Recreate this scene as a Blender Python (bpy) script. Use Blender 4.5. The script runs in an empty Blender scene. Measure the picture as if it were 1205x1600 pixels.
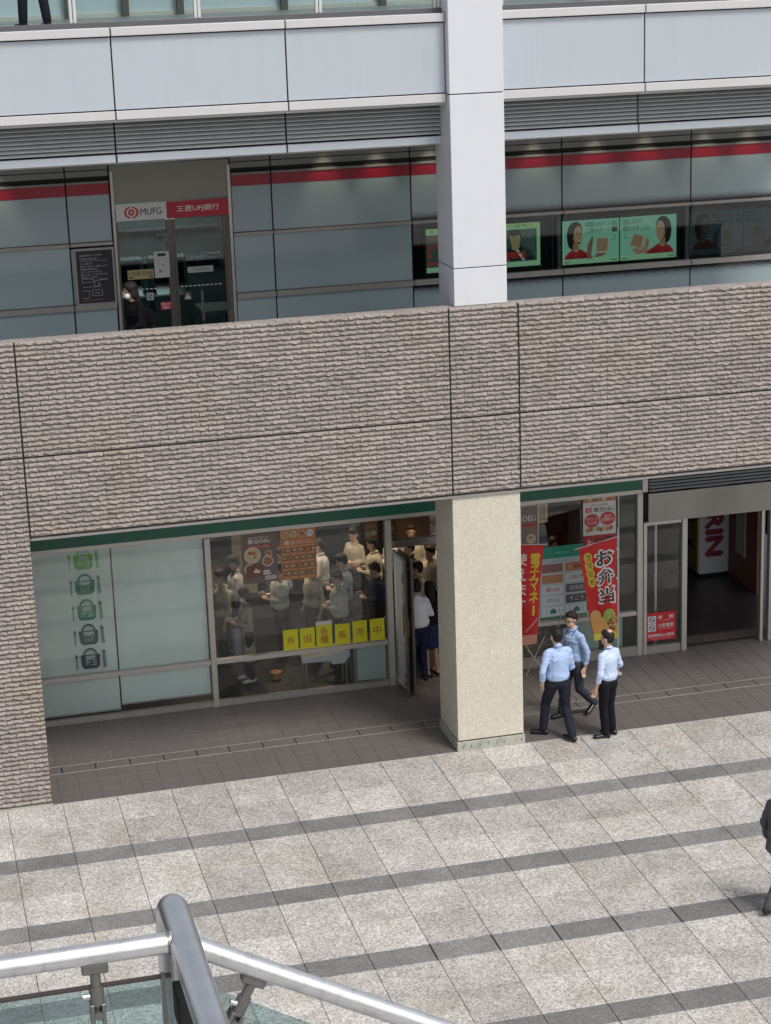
import bpy, bmesh, math, random
import numpy as np
from mathutils import Vector, Matrix, noise
sc = bpy.context.scene
COL = sc.collection
rnd = random.Random(7)

# ------------------------------------------------------------------ camera
cam_d = bpy.data.cameras.new('camera'); cam = bpy.data.objects.new('camera', cam_d); COL.objects.link(cam)
cam.location = (-7.5918, -27.0057, 11.8677)
cam.rotation_mode = 'XYZ'
cam.rotation_euler = (math.radians(73.9287), math.radians(1.86897), math.radians(-14.2335))
cam_d.sensor_fit = 'HORIZONTAL'; cam_d.sensor_width = 36.0
cam_d.lens = 36.0 * 3137.35 / 1205.0
cam_d.clip_start = 0.05; cam_d.clip_end = 900
sc.camera = cam

# ------------------------------------------------------------------ world, sun, exposure
SUN_EL, SUN_AZ = math.radians(56), math.radians(150)   # azimuth measured clockwise from +Y
w = bpy.data.worlds.new('World'); sc.world = w; w.use_nodes = True
wn = w.node_tree
for n in list(wn.nodes): wn.nodes.remove(n)
sky = wn.nodes.new('ShaderNodeTexSky'); sky.sky_type = 'NISHITA'; sky.sun_disc = False
sky.sun_elevation = SUN_EL; sky.sun_rotation = SUN_AZ
sky.air_density = 1.0; sky.dust_density = 4.0; sky.ozone_density = 1.0
hs = wn.nodes.new('ShaderNodeHueSaturation'); hs.inputs['Saturation'].default_value = 0.38
bg = wn.nodes.new('ShaderNodeBackground'); bg.inputs['Strength'].default_value = 0.13
wo = wn.nodes.new('ShaderNodeOutputWorld')
wn.links.new(sky.outputs[0], hs.inputs['Color']); wn.links.new(hs.outputs[0], bg.inputs[0]); wn.links.new(bg.outputs[0], wo.inputs[0])
sd = bpy.data.lights.new('sun', 'SUN'); sd.energy = 1.75; sd.angle = math.radians(16); sd.color = (1.0, 0.965, 0.91)
sun = bpy.data.objects.new('sun', sd); COL.objects.link(sun)
sdir = Vector((math.sin(SUN_AZ)*math.cos(SUN_EL), math.cos(SUN_AZ)*math.cos(SUN_EL), math.sin(SUN_EL)))
sun.rotation_euler = sdir.to_track_quat('Z', 'Y').to_euler(); sun.location = (10, -20, 30)
vs = sc.view_settings
vs.view_transform = 'Standard'; vs.look = 'None'; vs.gamma = 1.0; vs.exposure = 0.14; vs.use_curve_mapping = False
sc.cycles.max_bounces = 8; sc.cycles.transparent_max_bounces = 16; sc.cycles.diffuse_bounces = 4

# ------------------------------------------------------------------ materials
def _rgb(c): return (c[0], c[1], c[2], 1.0)
MATS = {}
def pmat(name, col, rough=.6, metal=0., var=.06, vscale=4., island=0., bump=0., bscale=60., spec=.5,
         fine=0., fscale=120., stain=None, stain_amt=0., stain_scale=1.2, aniso=None, emit=None, estr=1.):
    if name in MATS: return MATS[name]
    m = bpy.data.materials.new(name); m.use_nodes = True; nt = m.node_tree; N = nt.nodes; L = nt.links
    b = N['Principled BSDF']
    b.inputs['Roughness'].default_value = rough; b.inputs['Metallic'].default_value = metal
    b.inputs['Specular IOR Level'].default_value = spec
    geo = N.new('ShaderNodeNewGeometry')
    pos = geo.outputs['Position']
    def noi(scale, det=3., sc3=None):
        t = N.new('ShaderNodeTexNoise'); t.inputs['Scale'].default_value = scale; t.inputs['Detail'].default_value = det
        if sc3:
            mp = N.new('ShaderNodeMapping'); mp.inputs['Scale'].default_value = sc3; L.new(pos, mp.inputs[0]); L.new(mp.outputs[0], t.inputs['Vector'])
        else: L.new(pos, t.inputs['Vector'])
        return t.outputs['Fac']
    def mth(op, a, bb):
        x = N.new('ShaderNodeMath'); x.operation = op
        for i, v in enumerate((a, bb)):
            if isinstance(v, (int, float)): x.inputs[i].default_value = v
            else: L.new(v, x.inputs[i])
        return x.outputs[0]
    val = None
    def addv(v):
        nonlocal val
        val = v if val is None else mth('MULTIPLY', val, v)
    if var: addv(mth('ADD', mth('MULTIPLY', noi(vscale), 2*var*1.6), 1 - var*1.6))
    if fine: addv(mth('ADD', mth('MULTIPLY', noi(fscale, 2.), 2*fine*1.6), 1 - fine*1.6))
    if island: addv(mth('ADD', mth('MULTIPLY', geo.outputs['Random Per Island'], 2*island), 1 - island))
    base = N.new('ShaderNodeRGB'); base.outputs[0].default_value = _rgb(col)
    c = base.outputs[0]
    if stain is not None:
        mx = N.new('ShaderNodeMix'); mx.data_type = 'RGBA'
        r = N.new('ShaderNodeMapRange'); r.inputs[1].default_value = .52; r.inputs[2].default_value = .75
        r.inputs[4].default_value = stain_amt
        L.new(noi(stain_scale, 5.), r.inputs[0]); L.new(r.outputs[0], mx.inputs[0]); L.new(c, mx.inputs[6]); mx.inputs[7].default_value = _rgb(stain)
        c = mx.outputs[2]
    if val is not None:
        vm = N.new('ShaderNodeVectorMath'); vm.operation = 'SCALE'; L.new(c, vm.inputs[0]); L.new(val, vm.inputs['Scale']); c = vm.outputs[0]
    L.new(c, b.inputs['Base Color'])
    if bump:
        bp = N.new('ShaderNodeBump'); bp.inputs['Strength'].default_value = min(1, bump); bp.inputs['Distance'].default_value = .01
        L.new(noi(bscale, 4.), bp.inputs['Height']); L.new(bp.outputs[0], b.inputs['Normal'])
    if emit is not None:
        b.inputs['Emission Color'].default_value = _rgb(emit); b.inputs['Emission Strength'].default_value = estr
    MATS[name] = m
    return m

def speckle(name, dark, mid, light, scale=170., island=.08, tint=None):
    """granite: random grains of three tones, per-slab value shift, soft weather stains"""
    m = bpy.data.materials.new(name); m.use_nodes = True; nt = m.node_tree; N = nt.nodes; L = nt.links
    b = N['Principled BSDF']; b.inputs['Roughness'].default_value = .75; b.inputs['Specular IOR Level'].default_value = .3
    geo = N.new('ShaderNodeNewGeometry')
    def cellular(s):
        v = N.new('ShaderNodeTexVoronoi'); v.inputs['Scale'].default_value = s; L.new(geo.outputs['Position'], v.inputs['Vector']); return v.outputs['Color']
    a = cellular(scale); sep = N.new('ShaderNodeSeparateColor'); L.new(a, sep.inputs[0])
    a2 = cellular(scale*.42); sep2 = N.new('ShaderNodeSeparateColor'); L.new(a2, sep2.inputs[0])
    avg = N.new('ShaderNodeMath'); avg.operation = 'ADD'; L.new(sep.outputs[0], avg.inputs[0]); L.new(sep2.outputs[1], avg.inputs[1])
    hf = N.new('ShaderNodeMath'); hf.operation = 'MULTIPLY'; hf.inputs[1].default_value = .5; L.new(avg.outputs[0], hf.inputs[0])
    r = N.new('ShaderNodeValToRGB'); e = r.color_ramp.elements
    e[0].position = .12; e[0].color = _rgb(dark); e[1].position = .88; e[1].color = _rgb(light)
    k = e.new(.5); k.color = _rgb(mid)
    L.new(hf.outputs[0], r.inputs[0])
    n1 = N.new('ShaderNodeTexNoise'); n1.inputs['Scale'].default_value = 1.7; n1.inputs['Detail'].default_value = 6; n1.inputs['Roughness'].default_value = .62
    L.new(geo.outputs['Position'], n1.inputs['Vector'])
    mr = N.new('ShaderNodeMapRange'); mr.inputs[1].default_value = .3; mr.inputs[2].default_value = .7; mr.inputs[3].default_value = .80 if island else .95; mr.inputs[4].default_value = 1.14 if island else 1.04
    L.new(n1.outputs['Fac'], mr.inputs[0])
    ri = N.new('ShaderNodeMapRange'); ri.inputs[3].default_value = 1-island; ri.inputs[4].default_value = 1+island
    oi = N.new('ShaderNodeObjectInfo'); sm = N.new('ShaderNodeMath'); sm.operation = 'ADD'; L.new(oi.outputs['Random'], sm.inputs[0]); L.new(geo.outputs['Random Per Island'], sm.inputs[1]); fr_ = N.new('ShaderNodeMath'); fr_.operation = 'FRACT'; L.new(sm.outputs[0], fr_.inputs[0])
    L.new(fr_.outputs[0], ri.inputs[0])
    mm = N.new('ShaderNodeMath'); mm.operation = 'MULTIPLY'; L.new(mr.outputs[0], mm.inputs[0]); L.new(ri.outputs[0], mm.inputs[1])
    vm = N.new('ShaderNodeVectorMath'); vm.operation = 'SCALE'; L.new(r.outputs[0], vm.inputs[0]); L.new(mm.outputs[0], vm.inputs['Scale'])
    c = vm.outputs[0]
    if tint and island:      # dropped gum and small dark spills
        n3 = N.new('ShaderNodeTexNoise'); n3.inputs['Scale'].default_value = 2.6; n3.inputs['Detail'].default_value = 8; n3.inputs['Roughness'].default_value = .7
        L.new(geo.outputs['Position'], n3.inputs['Vector'])
        s3 = N.new('ShaderNodeMapRange'); s3.inputs[1].default_value = .63; s3.inputs[2].default_value = .72; s3.inputs[3].default_value = 1.; s3.inputs[4].default_value = .66; L.new(n3.outputs['Fac'], s3.inputs[0])
        v3 = N.new('ShaderNodeVectorMath'); v3.operation = 'SCALE'; L.new(c, v3.inputs[0]); L.new(s3.outputs[0], v3.inputs['Scale']); c = v3.outputs[0]
    if tint:
        n2 = N.new('ShaderNodeTexNoise'); n2.inputs['Scale'].default_value = .9; n2.inputs['Detail'].default_value = 4
        L.new(geo.outputs['Position'], n2.inputs['Vector'])
        tr = N.new('ShaderNodeMapRange'); tr.inputs[1].default_value = .52; tr.inputs[2].default_value = .72; tr.inputs[4].default_value = .45
        L.new(n2.outputs['Fac'], tr.inputs[0])
        mx = N.new('ShaderNodeMix'); mx.data_type = 'RGBA'; mx.blend_type = 'MULTIPLY'; L.new(tr.outputs[0], mx.inputs[0]); L.new(c, mx.inputs[6]); mx.inputs[7].default_value = _rgb(tint)
        c = mx.outputs[2]
    L.new(c, b.inputs['Base Color'])
    MATS[name] = m
    return m

def glassmat(name, tint, ior=1.5, rough=.0, gain=1.0):
    m = bpy.data.materials.new(name); m.use_nodes = True; nt = m.node_tree; N = nt.nodes; L = nt.links
    N.remove(N['Principled BSDF']); out = N['Material Output']
    tr = N.new('ShaderNodeBsdfTransparent'); tr.inputs[0].default_value = _rgb(tint)
    gl = N.new('ShaderNodeBsdfGlossy'); gl.inputs['Roughness'].default_value = rough
    fr = N.new('ShaderNodeFresnel'); fr.inputs[0].default_value = ior
    mu = N.new('ShaderNodeMath'); mu.operation = 'MULTIPLY'; mu.inputs[1].default_value = gain; mu.use_clamp = True; L.new(fr.outputs[0], mu.inputs[0])
    mx = N.new('ShaderNodeMixShader'); L.new(mu.outputs[0], mx.inputs[0]); L.new(tr.outputs[0], mx.inputs[1]); L.new(gl.outputs[0], mx.inputs[2])
    L.new(mx.outputs[0], out.inputs[0])
    MATS[name] = m
    return m

def flat(col, emit=0., rough=.5):
    """printed colour; emit > 0 only on lit screens"""
    key = 'ink_%02x%02x%02x_%d' % (int(col[0]*255), int(col[1]*255), int(col[2]*255), int(emit*100))
    if key in MATS: return MATS[key]
    m = bpy.data.materials.new(key); m.use_nodes = True; b = m.node_tree.nodes['Principled BSDF']
    b.inputs['Base Color'].default_value = _rgb(col); b.inputs['Roughness'].default_value = rough
    if emit: b.inputs['Emission Color'].default_value = _rgb(col); b.inputs['Emission Strength'].default_value = emit
    MATS[key] = m
    return m

# ------------------------------------------------------------------ object helpers
def tag(o, label=None, cat=None, group=None, kind=None):
    if label: o['label'] = label
    if cat: o['category'] = cat
    if group: o['group'] = group
    if kind: o['kind'] = kind
    return o
def empty(name, loc=(0, 0, 0), label=None, cat=None, group=None, kind=None, rz=0.):
    o = bpy.data.objects.new(name, None); COL.objects.link(o); o.location = loc; o.rotation_euler = (0, 0, rz); o.empty_display_size = .1
    return tag(o, label, cat, group, kind)

class MB:
    def __init__(s): s.v = []; s.f = []; s.m = []; s.mats = []; s.smooth = []
    def mi(s, mat):
        if mat not in s.mats: s.mats.append(mat)
        return s.mats.index(mat)
    def add(s, vs, fs, mat, smooth=False):
        o = len(s.v); k = s.mi(mat); s.v += [tuple(v) for v in vs]
        for f in fs: s.f.append(tuple(i+o for i in f)); s.m.append(k); s.smooth.append(smooth)
    def box(s, x0, x1, y0, y1, z0, z1, mat, bev=0.):
        if bev <= 0:
            vs = [(x0,y0,z0),(x1,y0,z0),(x1,y1,z0),(x0,y1,z0),(x0,y0,z1),(x1,y0,z1),(x1,y1,z1),(x0,y1,z1)]
            fs = [(0,3,2,1),(4,5,6,7),(0,1,5,4),(1,2,6,5),(2,3,7,6),(3,0,4,7)]
            s.add(vs, fs, mat); return
        bm = bmesh.new(); bmesh.ops.create_cube(bm, size=1.)
        for v in bm.verts: v.co = Vector(((x0+x1)/2+v.co.x*(x1-x0), (y0+y1)/2+v.co.y*(y1-y0), (z0+z1)/2+v.co.z*(z1-z0)))
        bmesh.ops.bevel(bm, geom=list(bm.edges), offset=bev, segments=1, affect='EDGES')
        s.add([v.co[:] for v in bm.verts], [[v.index for v in f.verts] for f in bm.faces] if not bm.verts.index_update() else [], mat); bm.free()
    def quadxz(s, x0, x1, z0, z1, y, mat): s.add([(x0,y,z0),(x1,y,z0),(x1,y,z1),(x0,y,z1)], [(0,1,2,3)], mat)
    def tube(s, pts, r, mat, seg=12, caps=True, r2=None):
        pts = [Vector(p) for p in pts]; n = len(pts); rs = []
        for i in range(n): rs.append(r if r2 is None else r + (r2-r)*i/(n-1))
        t = (pts[1]-pts[0]).normalized(); up = Vector((0,0,1)) if abs(t.z) < .9 else Vector((1,0,0))
        a = t.cross(up).normalized(); vs = []; fs = []
        for i in range(n):
            if i == 0: d = pts[1]-pts[0]
            elif i == n-1: d = pts[-1]-pts[-2]
            else: d = (pts[i+1]-pts[i]).normalized() + (pts[i]-pts[i-1]).normalized()
            d.normalize(); a = (a - d*a.dot(d)).normalized(); b = d.cross(a)
            for k in range(seg):
                th = 2*math.pi*k/seg; vs.append(pts[i] + (a*math.cos(th)+b*math.sin(th))*rs[i])
        for i in range(n-1):
            for k in range(seg):
                k2 = (k+1) % seg; fs.append((i*seg+k, i*seg+k2, (i+1)*seg+k2, (i+1)*seg+k))
        s.add(vs, fs, mat, True)
        if caps:
            s.add(vs[:seg], [tuple(range(seg))[::-1]], mat); s.add(vs[-seg:], [tuple(range(seg))], mat)
    def ball(s, c, rx, ry, rz, mat, seg=12, rings=8):
        vs = []; fs = []
        for i in range(rings+1):
            ph = math.pi*i/rings
            for k in range(seg):
                th = 2*math.pi*k/seg; vs.append((c[0]+rx*math.sin(ph)*math.cos(th), c[1]+ry*math.sin(ph)*math.sin(th), c[2]+rz*math.cos(ph)))
        for i in range(rings):
            for k in range(seg):
                k2 = (k+1) % seg; fs.append((i*seg+k, (i+1)*seg+k, (i+1)*seg+k2, i*seg+k2))
        s.add(vs, fs, mat, True)
    def build(s, name, parent=None, loc=None):
        me = bpy.data.meshes.new(name); me.from_pydata(s.v, [], s.f)
        for m in s.mats: me.materials.append(m)
        me.polygons.foreach_set('material_index', s.m); me.polygons.foreach_set('use_smooth', s.smooth); me.update()
        o = bpy.data.objects.new(name, me); COL.objects.link(o)
        if parent is not None:
            o.parent = parent; o.matrix_parent_inverse = (Matrix.Translation(parent.location) @ parent.rotation_euler.to_matrix().to_4x4()).inverted() if parent.parent is None else Matrix()
        return o
def boxo(name, x0, x1, y0, y1, z0, z1, mat, parent=None, bev=0.):
    mb = MB(); mb.box(x0, x1, y0, y1, z0, z1, mat, bev); return mb.build(name, parent)
# all top-level Empties sit at the origin of the building grid or are placed through matrix_parent_inverse,
# so children are written in place coordinates; sub-parts hang under parts that sit at identity.

TXT = {}
def text_geo(body, weight=0., shear=0.):
    key = (body, round(weight, 4), shear)
    if key in TXT: return TXT[key]
    c = bpy.data.curves.new('t', 'FONT'); c.body = body; c.size = 1.; c.offset = weight; c.resolution_u = 3; c.shear = shear
    o = bpy.data.objects.new('t', c); COL.objects.link(o)
    dg = bpy.context.evaluated_depsgraph_get(); me = bpy.data.meshes.new_from_object(o.evaluated_get(dg))
    vs = np.array([v.co[:2] for v in me.vertices]) if len(me.vertices) else np.zeros((1, 2)); fs = [tuple(p.vertices) for p in me.polygons]
    bpy.data.objects.remove(o); bpy.data.curves.remove(c); bpy.data.meshes.remove(me)
    mn = vs.min(0); mxx = vs.max(0); TXT[key] = (vs - mn, fs, (mxx-mn)); return TXT[key]

class Print:
    """flat print on a sheet: u,v in 0..1 mapped by fn(u,v,lift)->xyz ; everything ends in one mesh"""
    def __init__(s, fn, aspect, emit=0.): s.fn = fn; s.mb = MB(); s.l = 0; s.a = aspect; s.emit = emit
    def _m(s, col, e=None): return flat(col, s.emit if e is None else e)
    def poly(s, pts, col, e=None):
        s.l += 1; s.mb.add([s.fn(u, v, s.l*.00013) for u, v in pts], [tuple(range(len(pts)))], s._m(col, e)); return s
    def rect(s, u0, v0, u1, v1, col, e=None): return s.poly([(u0,v0),(u1,v0),(u1,v1),(u0,v1)], col, e)
    def ell(s, u, v, ru, rv, col, n=20, e=None, a0=0, a1=2*math.pi):
        return s.poly([(u+ru*math.cos(a0+(a1-a0)*k/n), v+rv*math.sin(a0+(a1-a0)*k/n)) for k in range(n if a1-a0 > 6.2 else n+1)], col, e)
    def line(s, pts, wd, col, e=None):
        for (a, b), (c, d) in zip(pts[:-1], pts[1:]):
            dx, dy = (c-a)*s.a, d-b; L = math.hypot(dx, dy) or 1; nx, ny = -dy/L*wd/2/s.a, dx/L*wd/2
            s.poly([(a+nx,b+ny),(a-nx,b-ny),(c-nx,d-ny),(c+nx,d+ny)], col, e)
            s.l -= 1
        s.l += 1; return s
    def text(s, t, u0, v0, u1, v1, col, weight=0., e=None, keep=False, rot=0):
        """fill the box u0..u1, v0..v1 with the text"""
        if weight > 0:      # heavier strokes: the glyphs drawn again a hair aside
            hw = weight*(v1-v0)*.8/(t.count('\n')+1)
            for du, dv in ((-1,0),(1,0),(0,-1),(0,1)) + (((-.7,-.7),(.7,.7),(-.7,.7),(.7,-.7)) if weight >= .06 else ()): s.text(t, u0+du*hw/s.a, v0+dv*hw, u1+du*hw/s.a, v1+dv*hw, col, 0., e, keep, rot)
        vs, fs, sz = text_geo(t, 0.); s.l += 1; out = []
        su, sv = (u1-u0)/max(sz[0], 1e-4), (v1-v0)/max(sz[1], 1e-4)
        if keep:
            k = min(su*s.a, sv); su, sv = k/s.a, k
            u0 += ((u1-u0)-sz[0]*su)/2; v0 += ((v1-v0)-sz[1]*sv)/2
        for x, y in vs:
            if rot: out.append(s.fn(u0 + (y/sz[1])*(u1-u0), v1 - (x/sz[0])*(v1-v0), s.l*.00013))
            else: out.append(s.fn(u0+x*su, v0+y*sv, s.l*.00013))
        s.mb.add(out, fs, s._m(col, e)); return s
    def build(s, name, parent): return s.mb.build(name, parent)
def sheet(x0, x1, z0, z1, y):
    return (lambda u, v, l: (x0+u*(x1-x0), y-l, z0+v*(z1-z0))), (x1-x0)/(z1-z0)

# ------------------------------------------------------------------ people
def caps(vs, fs, p0, p1, r0, r1, side=None, wide0=1., wide1=1., seg=14):
    """closed capsule with optionally widened (elliptic) section"""
    p0 = Vector(p0); p1 = Vector(p1); d = (p1-p0); Ln = d.length or 1e-4; d = d/Ln
    a = Vector(side) if side is not None else (Vector((1,0,0)) if abs(d.x) < .8 else Vector((0,1,0)))
    a = (a - d*a.dot(d)).normalized(); b = d.cross(a); o = len(vs); rings = []
    for k in range(1, 4): th = math.pi/2*(1-k/3); rings.append((p0 - d*r0*math.sin(th), r0*math.cos(th), wide0))
    for k in range(0, 3): th = math.pi/2*(k/3); rings.append((p1 + d*r1*math.sin(th), r1*math.cos(th), wide1))
    vs.append(p0 - d*r0)
    for c, r, w_ in rings:
        for k in range(seg):
            t = 2*math.pi*k/seg; vs.append(c + a*math.cos(t)*r*w_ + b*math.sin(t)*r)
    vs.append(p1 + d*r1); n = len(rings)
    for k in range(seg):
        fs.append((o, o+1+(k+1) % seg, o+1+k)); e = o+1+(n-1)*seg
        fs.append((e+k, e+(k+1) % seg, o+1+n*seg))
        for i in range(n-1):
            q = o+1+i*seg; fs.append((q+k, q+(k+1) % seg, q+seg+(k+1) % seg, q+seg+k))
def ellip(vs, fs, c, rx, ry, rz, seg=16, rings=10):
    mb = MB(); mb.ball(c, rx, ry, rz, None, seg, rings); o = len(vs)
    vs += [Vector(v) for v in mb.v]; fs += [tuple(i+o for i in f) for f in mb.f]

def fuse(name, vs, fs, mat, M, parent, vox=.012, smooth=4, wrinkle=0., wsc=(9, 9, 14), dec=None, cut=None):
    me = bpy.data.meshes.new(name); me.from_pydata([tuple(v) for v in vs], [], fs)
    o = bpy.data.objects.new(name, me); COL.objects.link(o)
    r = o.modifiers.new('r', 'REMESH'); r.mode = 'VOXEL'; r.voxel_size = vox; r.use_smooth_shade = True
    s = o.modifiers.new('s', 'SMOOTH'); s.factor = .6; s.iterations = smooth
    if dec: d = o.modifiers.new('d', 'DECIMATE'); d.ratio = dec
    dg = bpy.context.evaluated_depsgraph_get(); m2 = bpy.data.meshes.new_from_object(o.evaluated_get(dg)); bpy.data.objects.remove(o); bpy.data.meshes.remove(me)
    n = len(m2.vertices); co = np.empty(n*3); m2.vertices.foreach_get('co', co); co = co.reshape(-1, 3)
    if wrinkle:
        no = np.empty(n*3); m2.vertices.foreach_get('normal', no); no = no.reshape(-1, 3)
        for i in range(n):
            q = Vector((co[i][0]*wsc[0], co[i][1]*wsc[1], co[i][2]*wsc[2])) + Vector((M[0][3]*3, 0, 0))
            h = 1-2*abs(noise.noise(q)) + .5*noise.noise(q*2.3)
            co[i] += no[i]*h*wrinkle
    if cut:
        for ax, lim, sgn in cut:
            if sgn > 0: co[:, ax] = np.minimum(co[:, ax], lim)
            else: co[:, ax] = np.maximum(co[:, ax], lim)
    A = np.array(M); co = co @ A[:3, :3].T + A[:3, 3]
    m2.vertices.foreach_set('co', co.reshape(-1)); m2.name = name
    m2.materials.clear(); m2.materials.append(mat)
    m2.polygons.foreach_set('use_smooth', [True]*len(m2.polygons)); m2.update()
    o = bpy.data.objects.new(name, m2); COL.objects.link(o)
    o.parent = parent; o.matrix_parent_inverse = (Matrix.Translation(parent.location) @ parent.rotation_euler.to_matrix().to_4x4()).inverted()
    return o

SKIN = pmat('skin', (.50, .31, .23), .55, var=.05)
SKIN2 = pmat('skin_warm', (.56, .37, .27), .55, var=.05)
HAIR = pmat('hair_black', (.016, .013, .011), .55, spec=.3, var=.5, vscale=90, bump=.5, bscale=150)
def cloth(name, col, rough=.85, fine=.05): return pmat(name, col, rough, var=.06, vscale=6, fine=fine, fscale=260, bump=.45, bscale=22, spec=.15)

def person(loc, rz, H, label, pose=None, shirt=None, trousers=None, shoes=None, group=None, hq=False, hair='short', skirt=None,
           coat=None, lean=0., headturn=0., nod=0., build=1., mask=False, glasses=False, sleeve='long', lanyard=None, skin=None, toes=None):
    skin = skin or SKIN
    root = empty('person', loc, label, 'person', group)
    s = H/1.70
    J = dict(pel=(0,0,.93), bel=(0,.005,1.06), chest=(0,0,1.27), neck=(0,-.015,1.43), head=(0,.015,1.575))
    for sg, n in ((-1,'L'), (1,'R')):
        J['hip'+n] = (.088*sg,0,.90); J['kn'+n] = (.095*sg,.02,.49); J['an'+n] = (.10*sg,-.02,.085)
        J['sh'+n] = (.163*sg,-.01,1.352); J['el'+n] = (.225*sg,-.035,1.09); J['wr'+n] = (.235*sg,.03,.86); J['ha'+n] = (.235*sg,.05,.77)
    if pose: J.update(pose)
    J = {k: Vector(v) for k, v in J.items()}
    if lean:
        for k in J:
            if k[:2] in ('be','ch','ne','he','sh','el','wr','ha'): J[k].y += (J[k].z-.93)*lean
    M = Matrix.Translation(loc) @ Matrix.Rotation(rz, 4, 'Z') @ Matrix.Scale(s, 4)
    b = build; vox = .0075 if hq else .016
    HM = Matrix.Translation(J['head']) @ Matrix.Rotation(headturn, 4, 'Z') @ Matrix.Rotation(-nod, 4, 'X')
    hd = lambda x, y, z: HM @ Vector((x, y, z))
    # ---- continuous body with head, ears, nose and five-fingered hands
    vs, fs = [], []
    caps(vs, fs, J['pel'], J['bel'], .105*b, .10*b, (1,0,0), 1.35, 1.25); caps(vs, fs, J['bel'], J['chest'], .10*b, .112*b, (1,0,0), 1.25, 1.32)
    caps(vs, fs, J['chest'], J['neck']-Vector((0,0,.06)), .10, .06, (1,0,0), 1.3, 1.9)
    caps(vs, fs, J['neck']-Vector((0,0,.04)), J['head']-Vector((0,0,.05)), .056, .052)
    h0 = len(vs); f0 = len(fs)
    ellip(vs, fs, (0, -.005, .045), .074, .092, .092); ellip(vs, fs, (0, .018, -.03), .058, .068, .078)
    caps(vs, fs, (0, .083, .02), (0, .098, -.018), .010, .014); caps(vs, fs, (-.018, .082, -.055), (.018, .082, -.055), .009, .009)
    for sg in (-1, 1): caps(vs, fs, (.076*sg, -.005, .018), (.078*sg, -.012, -.022), .014, .010, (0,1,0), 1., 1.)
    for i in range(h0, len(vs)): vs[i] = HM @ vs[i]
    for n, sg in (('L', -1), ('R', 1)):
        caps(vs, fs, J['hip'+n], J['kn'+n], .082*b, .052); caps(vs, fs, J['kn'+n], J['an'+n], .052, .036)
        tv = Vector((toes or {}).get(n, (0.12*sg, .99, 0))).normalized(); a = J['an'+n]
        tp = a + tv*.155 + Vector((0, 0, (toes or {}).get(n+'z', -.055)))
        caps(vs, fs, a - tv*.035 + Vector((0,0,-.045 if not (toes or {}).get(n+'h') else -.02)), tp, .034, .026, tv.cross(Vector((0,0,1))), 1.05, 1.4)
        caps(vs, fs, J['sh'+n]-Vector((0,0,.01)), J['el'+n], .042, .038); caps(vs, fs, J['el'+n], J['wr'+n], .038, .025)
        W, Hn = J['wr'+n], J['ha'+n]; d = (Hn-W).normalized(); fwd = Vector((0,1,0)) if abs(d.y) < .7 else Vector((0,0,1)); ax = (fwd - d*fwd.dot(d)).normalized(); px = d.cross(ax)*(-sg)
        pc = W + d*.05
        caps(vs, fs, W + d*.01, W + d*.075, .021, .021, ax, 1.1, 1.75)
        for q, Lf in ((-1.5, .062), (-.5, .074), (.5, .078), (1.5, .070)):
            r0_ = W + d*.085 + ax*q*.0205; m_ = r0_ + d*Lf*.55 - px*.008; e_ = m_ + d*Lf*.42 - px*.028
            caps(vs, fs, r0_ - d*.02, m_, .0098, .0092, seg=8); caps(vs, fs, m_, e_, .0092, .0078, seg=8)
        t0 = W + d*.025 + ax*.028; t1 = t0 + d*.038 + ax*.026; t2 = t1 + d*.034 - px*.012
        caps(vs, fs, t0, t1, .0125, .011, seg=8); caps(vs, fs, t1, t2, .011, .009, seg=8)
    fuse('body', vs, fs, skin, M, root, vox=.0062 if hq else .014, smooth=2 if hq else 1, dec=.25 if hq else .6)
    # ---- top
    if shirt:
        vs, fs = [], []; g = 1.13
        caps(vs, fs, J['pel']+Vector((0,0,.07)), J['bel'], .116*b*g, .112*b*g, (1,0,0), 1.30, 1.25); caps(vs, fs, J['bel'], J['chest'], .108*b*g, .114*b*g, (1,0,0), 1.25, 1.30)
        caps(vs, fs, J['chest'], J['neck']-Vector((0,0,.065)), .112*g, .058*g, (1,0,0), 1.36, 2.1)
        caps(vs, fs, J['neck']-Vector((0,0,.05)), J['neck']+Vector((0,0,.0)), .062, .058)
        for n in 'LR':
            caps(vs, fs, J['neck']+Vector((0,0,-.045)), J['sh'+n]+Vector((-.01*(1 if n=='R' else -1),0,.012)), .050, .047); caps(vs, fs, J['chest']+Vector(((J['sh'+n].x)*.5,0,.02)), J['sh'+n]-Vector((0,0,.01)), .085, .056)
            if sleeve == 'long':
                caps(vs, fs, J['sh'+n]-Vector((.006*(1 if n=='R' else -1),0,0)), J['el'+n], .056, .045); wv = J['wr'+n] + (J['el'+n]-J['wr'+n])*.10; caps(vs, fs, J['el'+n], wv, .045, .034)
            else:
                caps(vs, fs, J['sh'+n], J['sh'+n].lerp(J['el'+n], .72), .067, .062)
        fuse('coat' if coat else 'shirt', vs, fs, shirt, M, root, vox=vox if not hq else .009, smooth=3, wrinkle=.0085 if hq else .004, wsc=(10, 10, 16), dec=.5 if hq else .6, cut=None if coat else [(2, J['pel'].z+.015, -1)])
        vs, fs = [], []
        nk = J['neck']
        for k in range(14):
            a0 = 2*math.pi*k/14; a1 = 2*math.pi*(k+1)/14
            p = lambda a: nk + Vector((.062*math.cos(a), .066*math.sin(a)+.004, .012 - .018*math.sin(a)))
            caps(vs, fs, p(a0), p(a1), .013, .013, seg=8)
        fuse('collar', vs, fs, shirt, M, root, vox=.008, smooth=1, dec=.5)
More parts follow.
